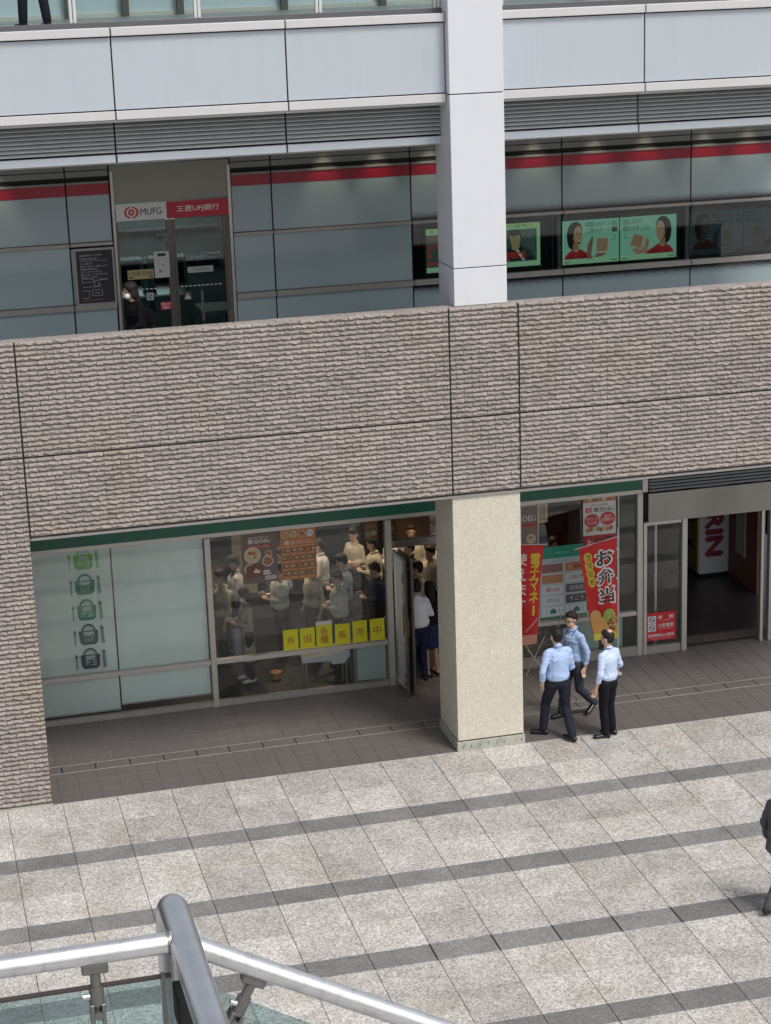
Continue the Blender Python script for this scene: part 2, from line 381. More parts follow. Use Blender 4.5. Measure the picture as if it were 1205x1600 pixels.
    if coat:   # skirts of a long coat or dress below the waist
        vs, fs = [], []; zl = coat
        for k in range(5):
            z0 = .95-(.95-zl)*k/5; z1 = .95-(.95-zl)*(k+1)/5
            caps(vs, fs, (0, .0, z0), (0, .0, z1), .12+.006*k, .126+.006*k, (1,0,0), 1.3, 1.3)
        fuse('coat_skirt', vs, fs, shirt, M, root, vox=vox, smooth=2, wrinkle=.004, cut=[(2, zl-.02, -1)], dec=.6)
    if trousers:
        vs, fs = [], []
        caps(vs, fs, J['pel']+Vector((0,0,-.03)), J['pel']+Vector((0,0,.05)), .118*b, .112*b, (1,0,0), 1.36, 1.34)
        for n in 'LR':
            caps(vs, fs, J['hip'+n]-Vector((0,-.0,.02)), J['kn'+n], .096*b, .070); caps(vs, fs, J['kn'+n], J['an'+n]+Vector((0,0,.005)), .070, .060)
        fuse('trousers', vs, fs, trousers, M, root, vox=vox if not hq else .009, smooth=3, wrinkle=.005 if hq else .002, wsc=(10, 10, 7), dec=.4 if hq else .6, cut=[(2, J['pel'].z+.035, 1)])
        if hq:
            mb = MB(); n_ = 28; ring = []
            c = J['pel']
            for k in range(n_): a = 2*math.pi*k/n_; ring.append((a, Vector((c.x+math.cos(a)*.157*b, c.y+math.sin(a)*.122*b, 0))))
            V = []; F = []
            for a, p in ring: V += [M @ Vector((p.x, p.y, c.z-.012)), M @ Vector((p.x, p.y, c.z+.020))]
            for k in range(n_): q = (k+1) % n_; F.append((2*k, 2*q, 2*q+1, 2*k+1))
            mb.add(V, F, flat((.01, .01, .01), rough=.35), True); mb.build('belt', root)
    if skirt:
        vs, fs = [], []
        caps(vs, fs, (0,0,.98), (0,0,.60), .115, .15, (1,0,0), 1.3, 1.25)
        fuse('skirt', vs, fs, skirt, M, root, vox=vox, smooth=2, cut=[(2, .50, -1)], dec=.6)
    if shoes:
        for n, sg in (('L', -1), ('R', 1)):
            vs, fs = [], []; tv = Vector((toes or {}).get(n, (0.12*sg, .99, 0))).normalized(); a = J['an'+n]; sd_ = tv.cross(Vector((0,0,1)))
            dz = (toes or {}).get(n+'z', -.055); hz = -.045 if not (toes or {}).get(n+'h') else -.01
            caps(vs, fs, a - tv*.045 + Vector((0,0,hz)), a + tv*.165 + Vector((0,0,dz+.003)), .040, .032, sd_, 1.05, 1.45)
            caps(vs, fs, a + Vector((0,0,.0)), a - tv*.02 + Vector((0,0,hz)), .044, .042)
            if hq: caps(vs, fs, a - tv*.05 + Vector((0,0,hz-.028)), a - tv*.03 + Vector((0,0,hz-.028)), .024, .024, sd_, 1.5, 1.5)
            fuse('shoe', vs, fs, shoes, M, root, vox=.009, smooth=1, cut=[(2, .002, -1)], dec=.5)
    # ---- hair and face
    vs, fs = [], []
    if hair in ('short', 'bald'):
        ellip(vs, fs, (0, -.020, .062), .080, .092, .088); ellip(vs, fs, (0, -.046, .012), .072, .060, .070)
        ellip(vs, fs, (0, .03, .105), .064, .055, .042)
    else:
        ellip(vs, fs, (0, -.020, .058), .090, .096, .092); ellip(vs, fs, (0, -.045, -.03), .086, .066, .12); ellip(vs, fs, (0, .035, .10), .066, .05, .04)
        if hair == 'long':
            ellip(vs, fs, (0, -.07, -.12), .075, .045, .14)
        for sg in (-1, 1): ellip(vs, fs, (.074*sg, -.015, -.02), .018, .035, .075)
    if not hq: vs = [v*1.06 for v in vs]
    vs = [HM @ v for v in vs]
    ho = fuse('hair', vs, fs, HAIR, M, root, vox=.008 if hq else .012, smooth=1, wrinkle=.0075 if hq else .003, wsc=(42, 26, 42), dec=.5)
    if hair == 'bald':
        mb = MB(); mb.ball((0,0,0), .052, .058, .034, skin, 16, 8); mb.v = [tuple(M @ (HM @ (Vector(v)+Vector((0,-.030,.124))))) for v in mb.v]; mb.build('bald_crown', root)
    mb = MB()
    for sg in (-1, 1):
        mb.ball((.030*sg, .083, .012), .013, .007, .006, flat((.02,.015,.012)), 10, 6); mb.box(.030*sg-.016, .030*sg+.016, .082, .089, .030, .034, flat((.02,.015,.012)))
    mb.box(-.022, .022, .086, .0905, -.057, -.053, flat((.30,.10,.08)))
    mb.v = [tuple(M @ (HM @ Vector(v))) for v in mb.v]; mb.build('eyes', root)
    if glasses:
        mb = MB(); g = flat((.015,.015,.015), rough=.3)
        for sg in (-1, 1):
            pts = [(.032*sg+.024*math.cos(t), .099, .012+.017*math.sin(t)) for t in [2*math.pi*k/12 for k in range(13)]]; mb.tube(pts, .0028, g, 6)
            mb.tube([(.056*sg, .098, .016), (.079*sg, .0, .012)], .0028, g, 6)
        mb.tube([(-.010, .101, .014), (.010, .101, .014)], .0025, g, 6)
        mb.v = [tuple(M @ (HM @ Vector(v))) for v in mb.v]; mb.build('glasses', root)
    if mask:
        mb = MB(); mb.ball((0, .055, -.045), .056, .052, .05, pmat('mask_white', (.78,.78,.78), .9), 14, 8)
        mb.v = [tuple(M @ (HM @ Vector(v))) for v in mb.v]; mb.build('face_mask', root)
    if lanyard:
        mb = MB(); nk = J['neck']
        pts = [nk + Vector((.076*math.cos(a), .02+.085*math.sin(a), .010-.022*math.sin(a))) for a in [math.pi*(.0 + k/14*-1) for k in range(15)]]
        front = [nk + Vector((.072, .07, -.05)), nk + Vector((.03, .145, -.24)), nk+Vector((0, .15, -.34))]
        f2 = [nk + Vector((-.072, .07, -.05)), nk + Vector((-.03, .145, -.24)), nk+Vector((0, .15, -.34))]
        mb.tube(front[::-1]+pts+f2, .0065, lanyard, 6); mb.v = [tuple(M @ Vector(v)) for v in mb.v]; mb.build('lanyard', root)
    return root, M, J, HM

# ------------------------------------------------------------------ surface materials
BRICK = pmat('split_face_brick', (.305, .270, .250), .9, var=.10, vscale=1.3, island=.13, fine=.12, fscale=70, bump=.5, bscale=45,
             stain=(.33, .26, .18), stain_amt=.35, stain_scale=.9)
GROUT = pmat('brick_grout', (.035, .030, .028), .95)
GRAN = speckle('pale_granite', (.235, .225, .21), (.44, .422, .398), (.65, .628, .595), 95., .14, (.80, .70, .58))
GRAND = speckle('dark_granite', (.13, .128, .13), (.195, .19, .19), (.27, .265, .26), 120., .17)
BED = pmat('paving_bed', (.075, .068, .06), .95, fine=.2, fscale=40)
TILE = pmat('arcade_tile', (.125, .112, .108), .55, var=.10, vscale=.9, island=.06, fine=.05, fscale=90)
TGRT = pmat('tile_grout', (.44, .42, .39), .9, fine=.2, fscale=30)
COLM = speckle('column_render', (.53, .495, .41), (.60, .565, .47), (.67, .635, .53), 80., .0)
PLIN = pmat('column_plinth', (.40,.40,.35), .8, fine=.15, fscale=25, stain=(.20,.20,.17), stain_amt=.6, stain_scale=5.)

WHITE = pmat('white_panel', (.48, .53, .585), .42, var=.03, vscale=1.2, stain=(.50,.51,.53), stain_amt=.3, stain_scale=.6)
WHITE2 = pmat('white_trim', (.60, .60, .61), .45, var=.03, vscale=2.)
def streaks(m, amt):
    nt = m.node_tree; N = nt.nodes; L = nt.links; b = N['Principled BSDF']; src = b.inputs['Base Color'].links[0].from_socket
    g = N.new('ShaderNodeNewGeometry'); mp = N.new('ShaderNodeMapping'); mp.inputs['Scale'].default_value = (14, 14, .7); L.new(g.outputs['Position'], mp.inputs[0])
    t = N.new('ShaderNodeTexNoise'); t.inputs['Scale'].default_value = 1.; t.inputs['Detail'].default_value = 5.; L.new(mp.outputs[0], t.inputs['Vector'])
    r = N.new('ShaderNodeMapRange'); r.inputs[1].default_value = .5; r.inputs[2].default_value = .8; r.inputs[3].default_value = 1.; r.inputs[4].default_value = 1-amt; L.new(t.outputs['Fac'], r.inputs[0])
    v = N.new('ShaderNodeVectorMath'); v.operation = 'SCALE'; L.new(src, v.inputs[0]); L.new(r.outputs[0], v.inputs['Scale']); L.new(v.outputs[0], b.inputs['Base Color'])
    t2 = N.new('ShaderNodeTexNoise'); t2.inputs['Scale'].default_value = .8; L.new(g.outputs['Position'], t2.inputs['Vector'])
    bp = N.new('ShaderNodeBump'); bp.inputs['Strength'].default_value = .35; bp.inputs['Distance'].default_value = .05; L.new(t2.outputs['Fac'], bp.inputs['Height']); L.new(bp.outputs[0], b.inputs['Normal'])
streaks(WHITE, .04); streaks(WHITE2, .06)
COLW = pmat('white_column_panel', (.68, .70, .75), .38, var=.02, vscale=1.)
SLAT = pmat('louvre_slat', (.45, .47, .475), .45, var=.05, vscale=3.)
DARK = pmat('dark_gap', (.012, .012, .013), .8)
DGREY = pmat('dark_grey_metal', (.10, .105, .11), .5)
HEAD = pmat('header_metal', (.20, .21, .205), .45, var=.05)
ALU = pmat('aluminium', (.50, .48, .45), .38, .55, var=.05, vscale=8)
ALUD = pmat('weathered_aluminium', (.34, .325, .305), .45, .45, var=.08, vscale=6)
STEEL = pmat('brushed_steel', (.42, .42, .40), .22, .9, var=.35, vscale=.9)  # strong colour noise stands in for uneven reflections on the metal
RAILM = pmat('handrail_steel', (.90, .905, .91), .33, .92, var=.08, vscale=18, stain=(.30,.30,.30), stain_amt=.35, stain_scale=40)
RAILD = pmat('bracket_steel', (.24, .235, .22), .42, .7, var=.12, vscale=40)
BANKP = pmat('bank_glass_panel', (.31, .39, .425), .12, var=.04, vscale=.7, spec=.5)
RED = pmat('red_band', (.30, .008, .030), .35, var=.04)
GREEN = pmat('green_band', (.004, .12, .075), .35, var=.05)
BLIND = pmat('roller_blind', (.78, .86, .83), .8, var=.05, vscale=1.1)
GLASS = glassmat('shop_glass', (.95, .975, .97), 1.52, 0., 1.15)
GLASSU = glassmat('bank_glass', (.72, .80, .80), 1.5, 0., 1.2)
GLASSR = glassmat('railing_glass', (.74, .87, .88), 1.55, .10, 3.4)
_nt = GLASSR.node_tree; _g = _nt.nodes.new('ShaderNodeNewGeometry'); _mp = _nt.nodes.new('ShaderNodeMapping'); _mp.inputs['Scale'].default_value = (1.2, 1, 5); _nt.links.new(_g.outputs['Position'], _mp.inputs[0])
_t = _nt.nodes.new('ShaderNodeTexNoise'); _t.inputs['Scale'].default_value = 16.; _t.inputs['Detail'].default_value = 3.; _nt.links.new(_mp.outputs[0], _t.inputs['Vector'])
_b = _nt.nodes.new('ShaderNodeBump'); _b.inputs['Strength'].default_value = .35; _b.inputs['Distance'].default_value = .02; _nt.links.new(_t.outputs['Fac'], _b.inputs['Height'])
for _n in _nt.nodes:
    if _n.type == 'BSDF_GLOSSY': _nt.links.new(_b.outputs[0], _n.inputs['Normal'])
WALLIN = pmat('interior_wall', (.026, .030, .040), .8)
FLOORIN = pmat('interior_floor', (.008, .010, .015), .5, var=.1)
CEIL = pmat('soffit_panel', (.40, .40, .39), .7)
PALE = pmat('pale_board', (.50, .60, .58), .6)

XL, XR = -8.4, 6.7        # how far the building is modelled past both sides of the frame
XJ = -6.073

# ------------------------------------------------------------------ plaza
plaza = boxo('plaza_ground', -60, 60, -70, .0, -.30, -.014, BED); tag(plaza, kind='structure')
P = .785; X0 = 1.128 - P*16
rows = []; y = 0.
rows += [(-.824, -.004, 'g'), (-1.655, -.838, 'g')]
for i in range(9):
    t = -1.661 - 1.98*i
    rows += [(t-.405, t, 'd'), (t-1.188, t-.413, 'g'), (t-1.974, t-1.202, 'g')]
def slab_mesh(w_, h_, mat, name):
    mb = MB(); mb.box(-w_/2, w_/2, -h_/2, h_/2, -.03, .0, mat, .004)
    me = mb.build(name); m = me.data; bpy.data.objects.remove(me); return m
cache = {}
gran, dark = [], []
for (a, b, k) in rows:
    for i in range(26):
        x0 = X0 + P*i; (gran if k == 'g' else dark).append((x0+P/2, (a+b)/2, P-.007, b-a, k))
def inview(x, y): return abs(x - (-1.2 + (-y)*.25*-1)) < 7.2 and y > -10
cp = Vector((-7.59, -27.0))
def lay(lst, name, mat, parent):
    lst.sort(key=lambda q: (0 if inview(q[0], q[1]) else 1, -q[1]))
    for n, q in enumerate(lst):
        if n >= 290: break
        key = (round(q[3], 3), q[4], n % 8)
        if key not in cache: cache[key] = slab_mesh(q[2], q[3], mat, name)
        o = bpy.data.objects.new(name, cache[key]); COL.objects.link(o); o.location = (q[0], q[1], rnd.uniform(-.0012, .0012)); o.parent = parent
        o.matrix_parent_inverse = Matrix.Translation(parent.location).inverted()
    mb = MB()
    for q in lst[290:]: mb.box(q[0]-q[2]/2, q[0]+q[2]/2, q[1]-q[3]/2, q[1]+q[3]/2, -.03, 0, mat)
    if mb.v: tag(mb.build(name+'_field', parent), kind='stuff')
lay(gran, 'granite_slab', GRAN, plaza); lay(dark, 'dark_stone_strip', GRAND, plaza)
# the paving past the built slabs is one sheet of the same granite
mb = MB()
ylast = rows[-1][0]; xr = X0+P*26
mb.box(-60, 60, -70, ylast-.006, -.012, -.001, GRAN); mb.box(-60, X0-.003, ylast, -.004, -.012, -.001, GRAN); mb.box(xr, 60, ylast, -.004, -.012, -.001, GRAN)
far = mb.build('far_paving', plaza); tag(far, kind='stuff')
# open channel joints of the drain strip at y -5.65
mb = MB()
for i in range(12, 24): mb.box(X0+P*i-.014, X0+P*i+.006, -6.02, -5.63, -.002, .003, DARK)
tag(mb.build('drain_slot', plaza), kind='stuff')

# ------------------------------------------------------------------ arcade floor
arc = boxo('arcade_floor', XL, 9, .0, 3.4, -.25, -.010, TGRT); tag(arc, kind='structure')
T = .297; tl = []
for j in range(6):
    y0 = 1.374 + T*j
    if y0 > 3.05: break
    for i in range(48):
        x0 = -6.235 + T*i
        if x0 < -6.3 or x0 > 7.9: continue
        tl.append((x0+.0035, x0+T-.0035, y0+.0035, y0+T-.0035))
front = []
for j in range(3):
    y0 = .006 + .362*j
    for i in range(48):
        x0 = -6.235 + T*i
        if x0 < -6.3: continue
        front.append((x0+.0015, x0+T-.0015, y0+.0015, y0+.3605))
tmesh = {}
def laytile(lst, name, parent, cap):
    field = MB()
    for n, (a, b, c, d) in enumerate(sorted(lst, key=lambda q: abs(q[0]+.2))):
        if a > -.03 and b < 1.06 and d < 1.02: continue
        if n >= cap: field.box(a, b, c, d, -.02, 0, TILE); continue
        key = (name, round(b-a, 3), round(d-c, 3), n % 12)
        if key not in tmesh:
            mb = MB(); mb.box(-(b-a)/2, (b-a)/2, -(d-c)/2, (d-c)/2, -.02, 0, TILE, .002); t_ = mb.build(name); tmesh[key] = t_.data; bpy.data.objects.remove(t_)
        o = bpy.data.objects.new(name, tmesh[key]); COL.objects.link(o); o.location = ((a+b)/2, (c+d)/2, rnd.uniform(-.0006, .0006)); o.parent = parent
    if field.v: tag(field.build(name+'_field', parent), kind='stuff')
laytile(tl, 'floor_tile', arc, 290); laytile(front, 'front_tile', arc, 290)
# drainage covers with dark slots
boxo('end_tile', -6.20, -5.845, 1.098, 1.366, -.02, .0, TILE, arc, .002)
x = -5.83; k = 0
while x < 7.8:
    w_ = [.50, .52, .51, .505][k % 4]
    boxo('drain_cover', x+.012, x+w_-.006, 1.098, 1.366, -.02, .001, TILE, arc, .002); boxo('drain_slot', x-.012, x+.012, 1.10, 1.364, -.009, -.004, DARK, arc)
    x += w_; k += 1
boxo('edge_strip', XL, 9, -.004, .006, -.02, .003, pmat('edge_metal', (.55,.54,.52), .5, .3), arc)
boxo('grout_line', XL, 9, 1.366, 1.374, -.012, .0012, TGRT, arc); boxo('grout_line', XL, 9, 1.088, 1.098, -.012, .0012, TGRT, arc)

# ------------------------------------------------------------------ brick wall
wall = empty('brick_wall', (0, .1, 4.0), 'long brown wall of rough split-face bricks forming the balcony front and left pier', 'wall')
boxo('wall_core', XL, XR, .0, .2, 4.0, 6.745, GROUT, wall); boxo('pier_core', XL, -6.083, .0, 3.2, .03, 4.0, GROUT, wall)
boxo('wall_edge_trim', -6.06, XR, -.006, .06, 3.965, 4.0, pmat('edge_trim', (.27,.25,.24), .6), wall)
boxo('pier_base_strip', XL, -6.07, -.012, .0, .0, .035, PLIN, wall)
BL, BH = .2275, .0698
def brick_geo(seed, L, H):
    r = random.Random(seed); n = 8; xs = [-L/2 + L*i/(n-1) for i in range(n)]
    base = r.uniform(.36, .54); V = []; amp = r.uniform(.08, .24); ph = r.uniform(0, 6.28); ph2 = r.uniform(0, 6.28); dep = r.uniform(.022, .038)
    rz = [min(.82, max(.12, base + amp*math.sin(ph + i*1.1) + .10*math.sin(ph2+i*2.7) + r.uniform(-.10, .10))) for i in range(n)]
    ry = [-(dep + r.uniform(-.007, .007)) for i in range(n)]
    for i in range(n): V.append((xs[i], .004, H/2))                      # 0..6 top back
    for i in range(n): V.append((xs[i], -.008 + r.uniform(-.003,.003), H/2))   # top front
    for i in range(n): V.append((xs[i], ry[i], -H/2 + H*rz[i]))
    for i in range(n): V.append((xs[i], -.003 + r.uniform(-.002,.002), -H/2))
    for i in range(n): V.append((xs[i], .004, -H/2))
    F = []
    for k in range(4):
        for i in range(n-1): a = k*n+i; F.append((a, a+n, a+n+1, a+1))
    F.append(tuple(k*n for k in range(4, -1, -1))); F.append(tuple(k*n+n-1 for k in range(5)))
    return V, F
NV = 26
GEO = [brick_geo(100+i, BL-.007, BH-.006) for i in range(NV)]
BM = []
for V, F in GEO:
    me = bpy.data.meshes.new('brick'); me.from_pydata(V, [], F); me.materials.append(BRICK); BM.append(me)
bl = []   # (xc, zc, x-scale, variant)
edges = [XL, XJ, .0, 1.03, XR]
nr = 39; ztop = 6.762
for r_ in range(nr + 57):
    zc = ztop - BH*(r_+.5) - (.016 if r_ >= 23 else 0)
    if r_ >= nr and zc < .05: break
    secs = [(XL, XJ)] if r_ >= nr else list(zip(edges[:-1], edges[1:]))
    for (a, b) in secs:
        g = .010; a2 = a + (g if a != XL else 0); b2 = b - (g if b != XR else 0)
        off = (0. if r_ % 2 else BL/2)
        x = a2 - (off + (.06 if a == XJ else .03)) % BL
        while x < b2 - .012:
            l, rr = max(x, a2), min(x+BL, b2)
            if rr-l > .014: bl.append(((l+rr)/2, zc, (rr-l-.004)/(BL-.004), rnd.randrange(NV)))
            x += BL
def vis(q):
    x, z = q[0], q[1]; return -6.9 < x < 5.1 and .0 < z < 7
bl.sort(key=lambda q: (0 if vis(q) else 1, (q[0]+7.59)**2 + (q[1]-11.9)**2))
field = MB()
for n, (x, z, sx, k) in enumerate(bl):
    if n < 300:
        o = bpy.data.objects.new('brick', BM[k]); COL.objects.link(o); o.location = (x, 0, z); o.scale = (sx, 1, 1); o.parent = wall
        o.matrix_parent_inverse = Matrix.Translation(wall.location).inverted()
    else:
        V, F = GEO[k]; fl = -1 if rnd.random() < .5 else 1
        if fl < 0: field.add([(x - v[0]*sx, v[1], z+v[2]) for v in V], [tuple(f[::-1]) for f in F], BRICK)
        else: field.add([(x + v[0]*sx, v[1], z+v[2]) for v in V], F, BRICK)
# coping bricks on top of the parapet
x = XL
while x < XR:
    field.box(x+.003, min(x+BL, XR)-.003, .004, .098, 6.745, 6.766, BRICK, .003); field.box(x+.12, min(x+BL+.115, XR), .102, .200, 6.745, 6.764, BRICK, .003); x += BL
tag(field.build('brick_field', wall), kind='stuff')

# ------------------------------------------------------------------ beige column
col = empty('arcade_column', (.515, .5, 0), 'square cream speckled column standing at the plaza edge below the brick wall', 'column')
boxo('column_shaft', .0, 1.03, .02, .99, .165, 4.02, COLM, col, .004)
boxo('column_shadow_gap', .012, 1.018, .032, .978, .145, .165, DARK, col)
boxo('column_plinth', -.018, 1.048, .0, 1.01, .0, .145, PLIN, col, .004)

mb = MB()
for x in (.06, .09, .19, .33, .46, .59, .71, .90, .985):
    h_ = rnd.uniform(.03, .07); z_ = rnd.uniform(.03, .06); mb.box(x, x+rnd.uniform(.008, .016), -.0015, .0, z_, z_+h_, flat((.10,.10,.085), rough=.9))
mb.build('weep_stain', col)
# ------------------------------------------------------------------ storeys behind the brick wall
sl = boxo('balcony_floor', XL, XR, .2, 3.04, 5.30, 5.55, pmat('balcony_slab', (.25,.24,.23), .8)); tag(sl, kind='structure')
so = boxo('arcade_ceiling', XL, 9, .2, 3.04, 3.98, 4.06, CEIL); tag(so, kind='structure')
cl = boxo('balcony_ceiling', XL, XR, .6, 3.04, 8.98, 9.03, CEIL); tag(cl, kind='structure')
tf = boxo('upper_floor', XL, XR, .30, 9., 10.62, 10.80, pmat('upper_floor_tile', (.22,.225,.23), .4, var=.15, vscale=2)); tag(tf, kind='structure')

# white column in panels
wc = empty('white_column', (.49, .41, 6.77), 'white panelled square column rising from the brick balcony wall', 'column')
boxo('column_core', .115, .865, .04, .79, 6.78, 13.0, DARK, wc); boxo('column_foot', .10, .88, .22, .80, 5.55, 6.775, COLW, wc)
for a, b in ((6.772, 7.298), (7.312, 9.706), (9.722, 12.9)): boxo('cladding_panel', .10, .88, .02, .81, a, b, COLW, wc, .004)

# fascia
fa = empty('fascia', (0, .3, 9.6), 'band of large pale grey metal panels across the building above the balcony', 'fascia')
boxo('fascia_core', XL, .085, .22, .30, 9.60, 10.78, DARK, fa); boxo('fascia_core', .905, XR, .22, .30, 9.60, 10.78, DARK, fa)
fj = [(XL, -6.83), (-6.81, -4.485), (-4.465, -2.14), (-2.12, .085), (.905, 3.005), (3.025, 5.13), (5.15, XR)]
for a, b in fj:
    boxo('fascia_panel', a, b, .19, .22, 9.735, 10.672, WHITE, fa, .003); boxo('top_cap', a, b, .14, .30, 10.69, 10.80, WHITE2, fa, .006); boxo('bottom_trim', a, b, .155, .30, 9.605, 9.718, WHITE2, fa, .004)
boxo('fascia_soffit', XL, XR, .20, .60, 9.57, 9.60, SLAT, fa)

lv = empty('louvre_screen', (0, .5, 9.), 'grey horizontal louvre blades hung below the pale fascia panels', 'louvre')
for a, b in [(XL, -6.83), (-6.80, -4.48), (-4.455, -2.125), (-2.10, .095), (.93, 3.03), (3.055, 5.19), (5.215, XR)]:
    for k in range(8):
        z = 9.145 + .056*k; mb = MB()
        mb.add([(a, .50, z), (b, .50, z), (b, .50, z+.012), (a, .50, z+.012), (a, .56, z+.046), (b, .56, z+.046), (b, .56, z+.034), (a, .56, z+.034)],
               [(0,1,2,3), (3,2,5,4), (4,5,6,7), (7,6,1,0), (0,3,4,7), (1,6,5,2)], SLAT); mb.build('slat', lv)
    boxo('lower_trim', a, b, .48, .60, 9.01, 9.115, WHITE, lv, .003)
boxo('louvre_back', XL, .09, .60, .62, 9.0, 9.57, DARK, lv); boxo('louvre_back', .90, XR, .60, .62, 9.0, 9.57, DARK, lv)

# ------------------------------------------------------------------ bank front on the balcony
YB = 3.08
bank = empty('bank_branch', (0, YB, 5.55), 'blue-grey glass panelled bank front behind the balcony with a dark red band', 'bank front')
streaks(COLW, .03)
def frit_mat():
    m = pmat('bank_glass_dots', (.31, .39, .425), .12, var=.04, vscale=.7); nt = m.node_tree; N = nt.nodes; L = nt.links
    if N.get('dots'): return m
    b = N['Principled BSDF']; src = b.inputs['Base Color'].links[0].from_socket
    geo = N.new('ShaderNodeNewGeometry'); sp = N.new('ShaderNodeSeparateXYZ'); L.new(geo.outputs['Position'], sp.inputs[0])
    def M_(op, a, c=None, clamp=False):
        x = N.new('ShaderNodeMath'); x.operation = op; x.use_clamp = clamp
        for i, v in enumerate((a, c)):
            if v is None: continue
            if isinstance(v, (int, float)): x.inputs[i].default_value = v
            else: L.new(v, x.inputs[i])
        return x.outputs[0]
    X, Z = sp.outputs[0], sp.outputs[2]; p = .038
    u = M_('DIVIDE', M_('ADD', X, Z), p); v = M_('DIVIDE', M_('SUBTRACT', X, Z), p)
    fu = M_('SUBTRACT', M_('FRACT', u), .5); fv = M_('SUBTRACT', M_('FRACT', v), .5)
    d = M_('SQRT', M_('ADD', M_('MULTIPLY', fu, fu), M_('MULTIPLY', fv, fv)))
    up = M_('DIVIDE', M_('SUBTRACT', 7.76, Z), .16); lo = M_('DIVIDE', M_('SUBTRACT', Z, 6.38), .18)
    # upper row fades upward from z 7.60; lower row fades downward from z 6.58
    isup = M_('GREATER_THAN', Z, 7.0)
    g = M_('ADD', M_('MULTIPLY', isup, up), M_('MULTIPLY', M_('SUBTRACT', 1., isup), lo))
    r = M_('MULTIPLY', M_('MAXIMUM', g, 0.), .62)
    dot = M_('LESS_THAN', d, r)
    mx = N.new('ShaderNodeMix'); mx.name = 'dots'; mx.data_type = 'RGBA'; L.new(dot, mx.inputs[0]); L.new(src, mx.inputs[6]); mx.inputs[7].default_value = (.006, .007, .008, 1)
    L.new(mx.outputs[2], b.inputs['Base Color']); return m
FRIT = frit_mat()
cols_ = [XL, -4.96, -4.315, -2.495, -1.875, .305, 2.76, 4.925, XR]
for i in range(8):
    a, b = cols_[i]+.012, cols_[i+1]-.012
    if i == 2: continue
    boxo('header_panel', a, b, YB-.03, YB, 8.66, 8.88, HEAD, bank); boxo('header_panel', a, b, YB-.02, YB, 8.56, 8.645, HEAD, bank)
    boxo('red_band', a, b, YB-.03, YB, 8.29, 8.455, RED, bank); boxo('band_trim', a, b, YB-.045, YB, 8.457, 8.49, HEAD, bank)
    fm = FRIT if i >= 5 else BANKP
    boxo('glass_panel', a, b, YB-.025, YB, 7.60, 8.288, fm, bank)
    boxo('glass_panel', a, b, YB-.025, YB, 5.58, 6.575, fm, bank)
    if i < 5 and i != 1: boxo('glass_panel', a, b, YB-.025, YB, 6.675, 7.535, BANKP, bank)
    if i == 1: boxo('glass_panel', a, b, YB-.025, YB, 6.675, 7.50, BANKP, bank)
    boxo('transom', a-.004, b+.004, YB-.085, YB, 7.545, 7.59, ALUD, bank); boxo('transom', a-.004, b+.004, YB-.085, YB, 6.585, 6.665, ALUD, bank)
for i, x in enumerate(cols_[1:-1]):
    boxo('mullion', x-.010, x+.010, YB-.01, YB+.05, 5.55, 8.88, DARK, bank)
boxo('header_slot', XL, -4.33, YB, YB+.03, 8.4, 9.0, DARK, bank); boxo('header_slot', -2.48, XR, YB, YB+.03, 8.4, 9.0, DARK, bank)
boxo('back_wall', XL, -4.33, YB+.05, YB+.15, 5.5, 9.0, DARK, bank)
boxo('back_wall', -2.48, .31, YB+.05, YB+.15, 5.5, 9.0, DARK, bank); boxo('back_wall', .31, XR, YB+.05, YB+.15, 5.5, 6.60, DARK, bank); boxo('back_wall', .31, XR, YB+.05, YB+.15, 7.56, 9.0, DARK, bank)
# frosted edge fading dots left of the first screen bay
mbk = MB()
for a, b in ((.305, 2.76), (2.76, 4.925), (4.925, XR)):
    boxo('display_glass', a+.02, b-.02, YB-.02, YB-.014, 6.68, 7.54, GLASSU, bank)
    boxo('display_recess', a+.01, b-.01, YB+.45, YB+.47, 6.5, 7.62, pmat('recess_dark', (.05,.055,.06), .7), bank)
    boxo('display_shelf', a+.01, b-.01, YB+.01, YB+.45, 6.60, 6.62, pmat('recess_dark', (.05,.055,.06), .7), bank)
    boxo('display_frame', b-.075, b-.02, YB+.0, YB+.04, 6.67, 7.55, HEAD, bank)
# round lamps in the soffit over the glass
lampm = flat((1., .93, .72), 3.)
for k, x in enumerate((-6.0, -1.05, -.22, .62, 2.30, 3.30, 4.15, 5.15, 5.9)):
    lt = empty('downlight', (x, 2.78, 8.98), ['leftmost small round soffit lamp above the bank, left of the door', 'small round soffit lamp, first to the right of the bank door', 'small round soffit lamp, second to the right of the bank door', 'small round soffit lamp hidden in line with the white column', 'small round soffit lamp just right of the white column', 'soffit lamp above the laughing woman on the bright screen', 'soffit lamp above the smiling woman on the bright screen', 'soffit lamp above the first dim screen', 'rightmost small soffit lamp above the last dim screen'][k], 'ceiling lamp', 'round soffit lamps in a row above the bank front')
    mb = MB(); mb.tube([(x, 2.78, 8.985), (x, 2.78, 8.965)], .065, WHITE2, 16); mb.build('lamp_ring', lt)
    mb = MB(); mb.tube([(x, 2.78, 8.964), (x, 2.78, 8.960)], .045, lampm, 16); mb.build('lamp_lens', lt)
    sp = bpy.data.lights.new('downlight_beam', 'SPOT'); sp.energy = 13.; sp.color = (1., .9, .62); sp.spot_size = math.radians(60); sp.spot_blend = .9; sp.shadow_soft_size = .04
    so_ = bpy.data.objects.new('downlight_beam', sp); COL.objects.link(so_); so_.location = (x, 2.80, 8.93); so_.rotation_euler = (math.radians(16), 0, 0)

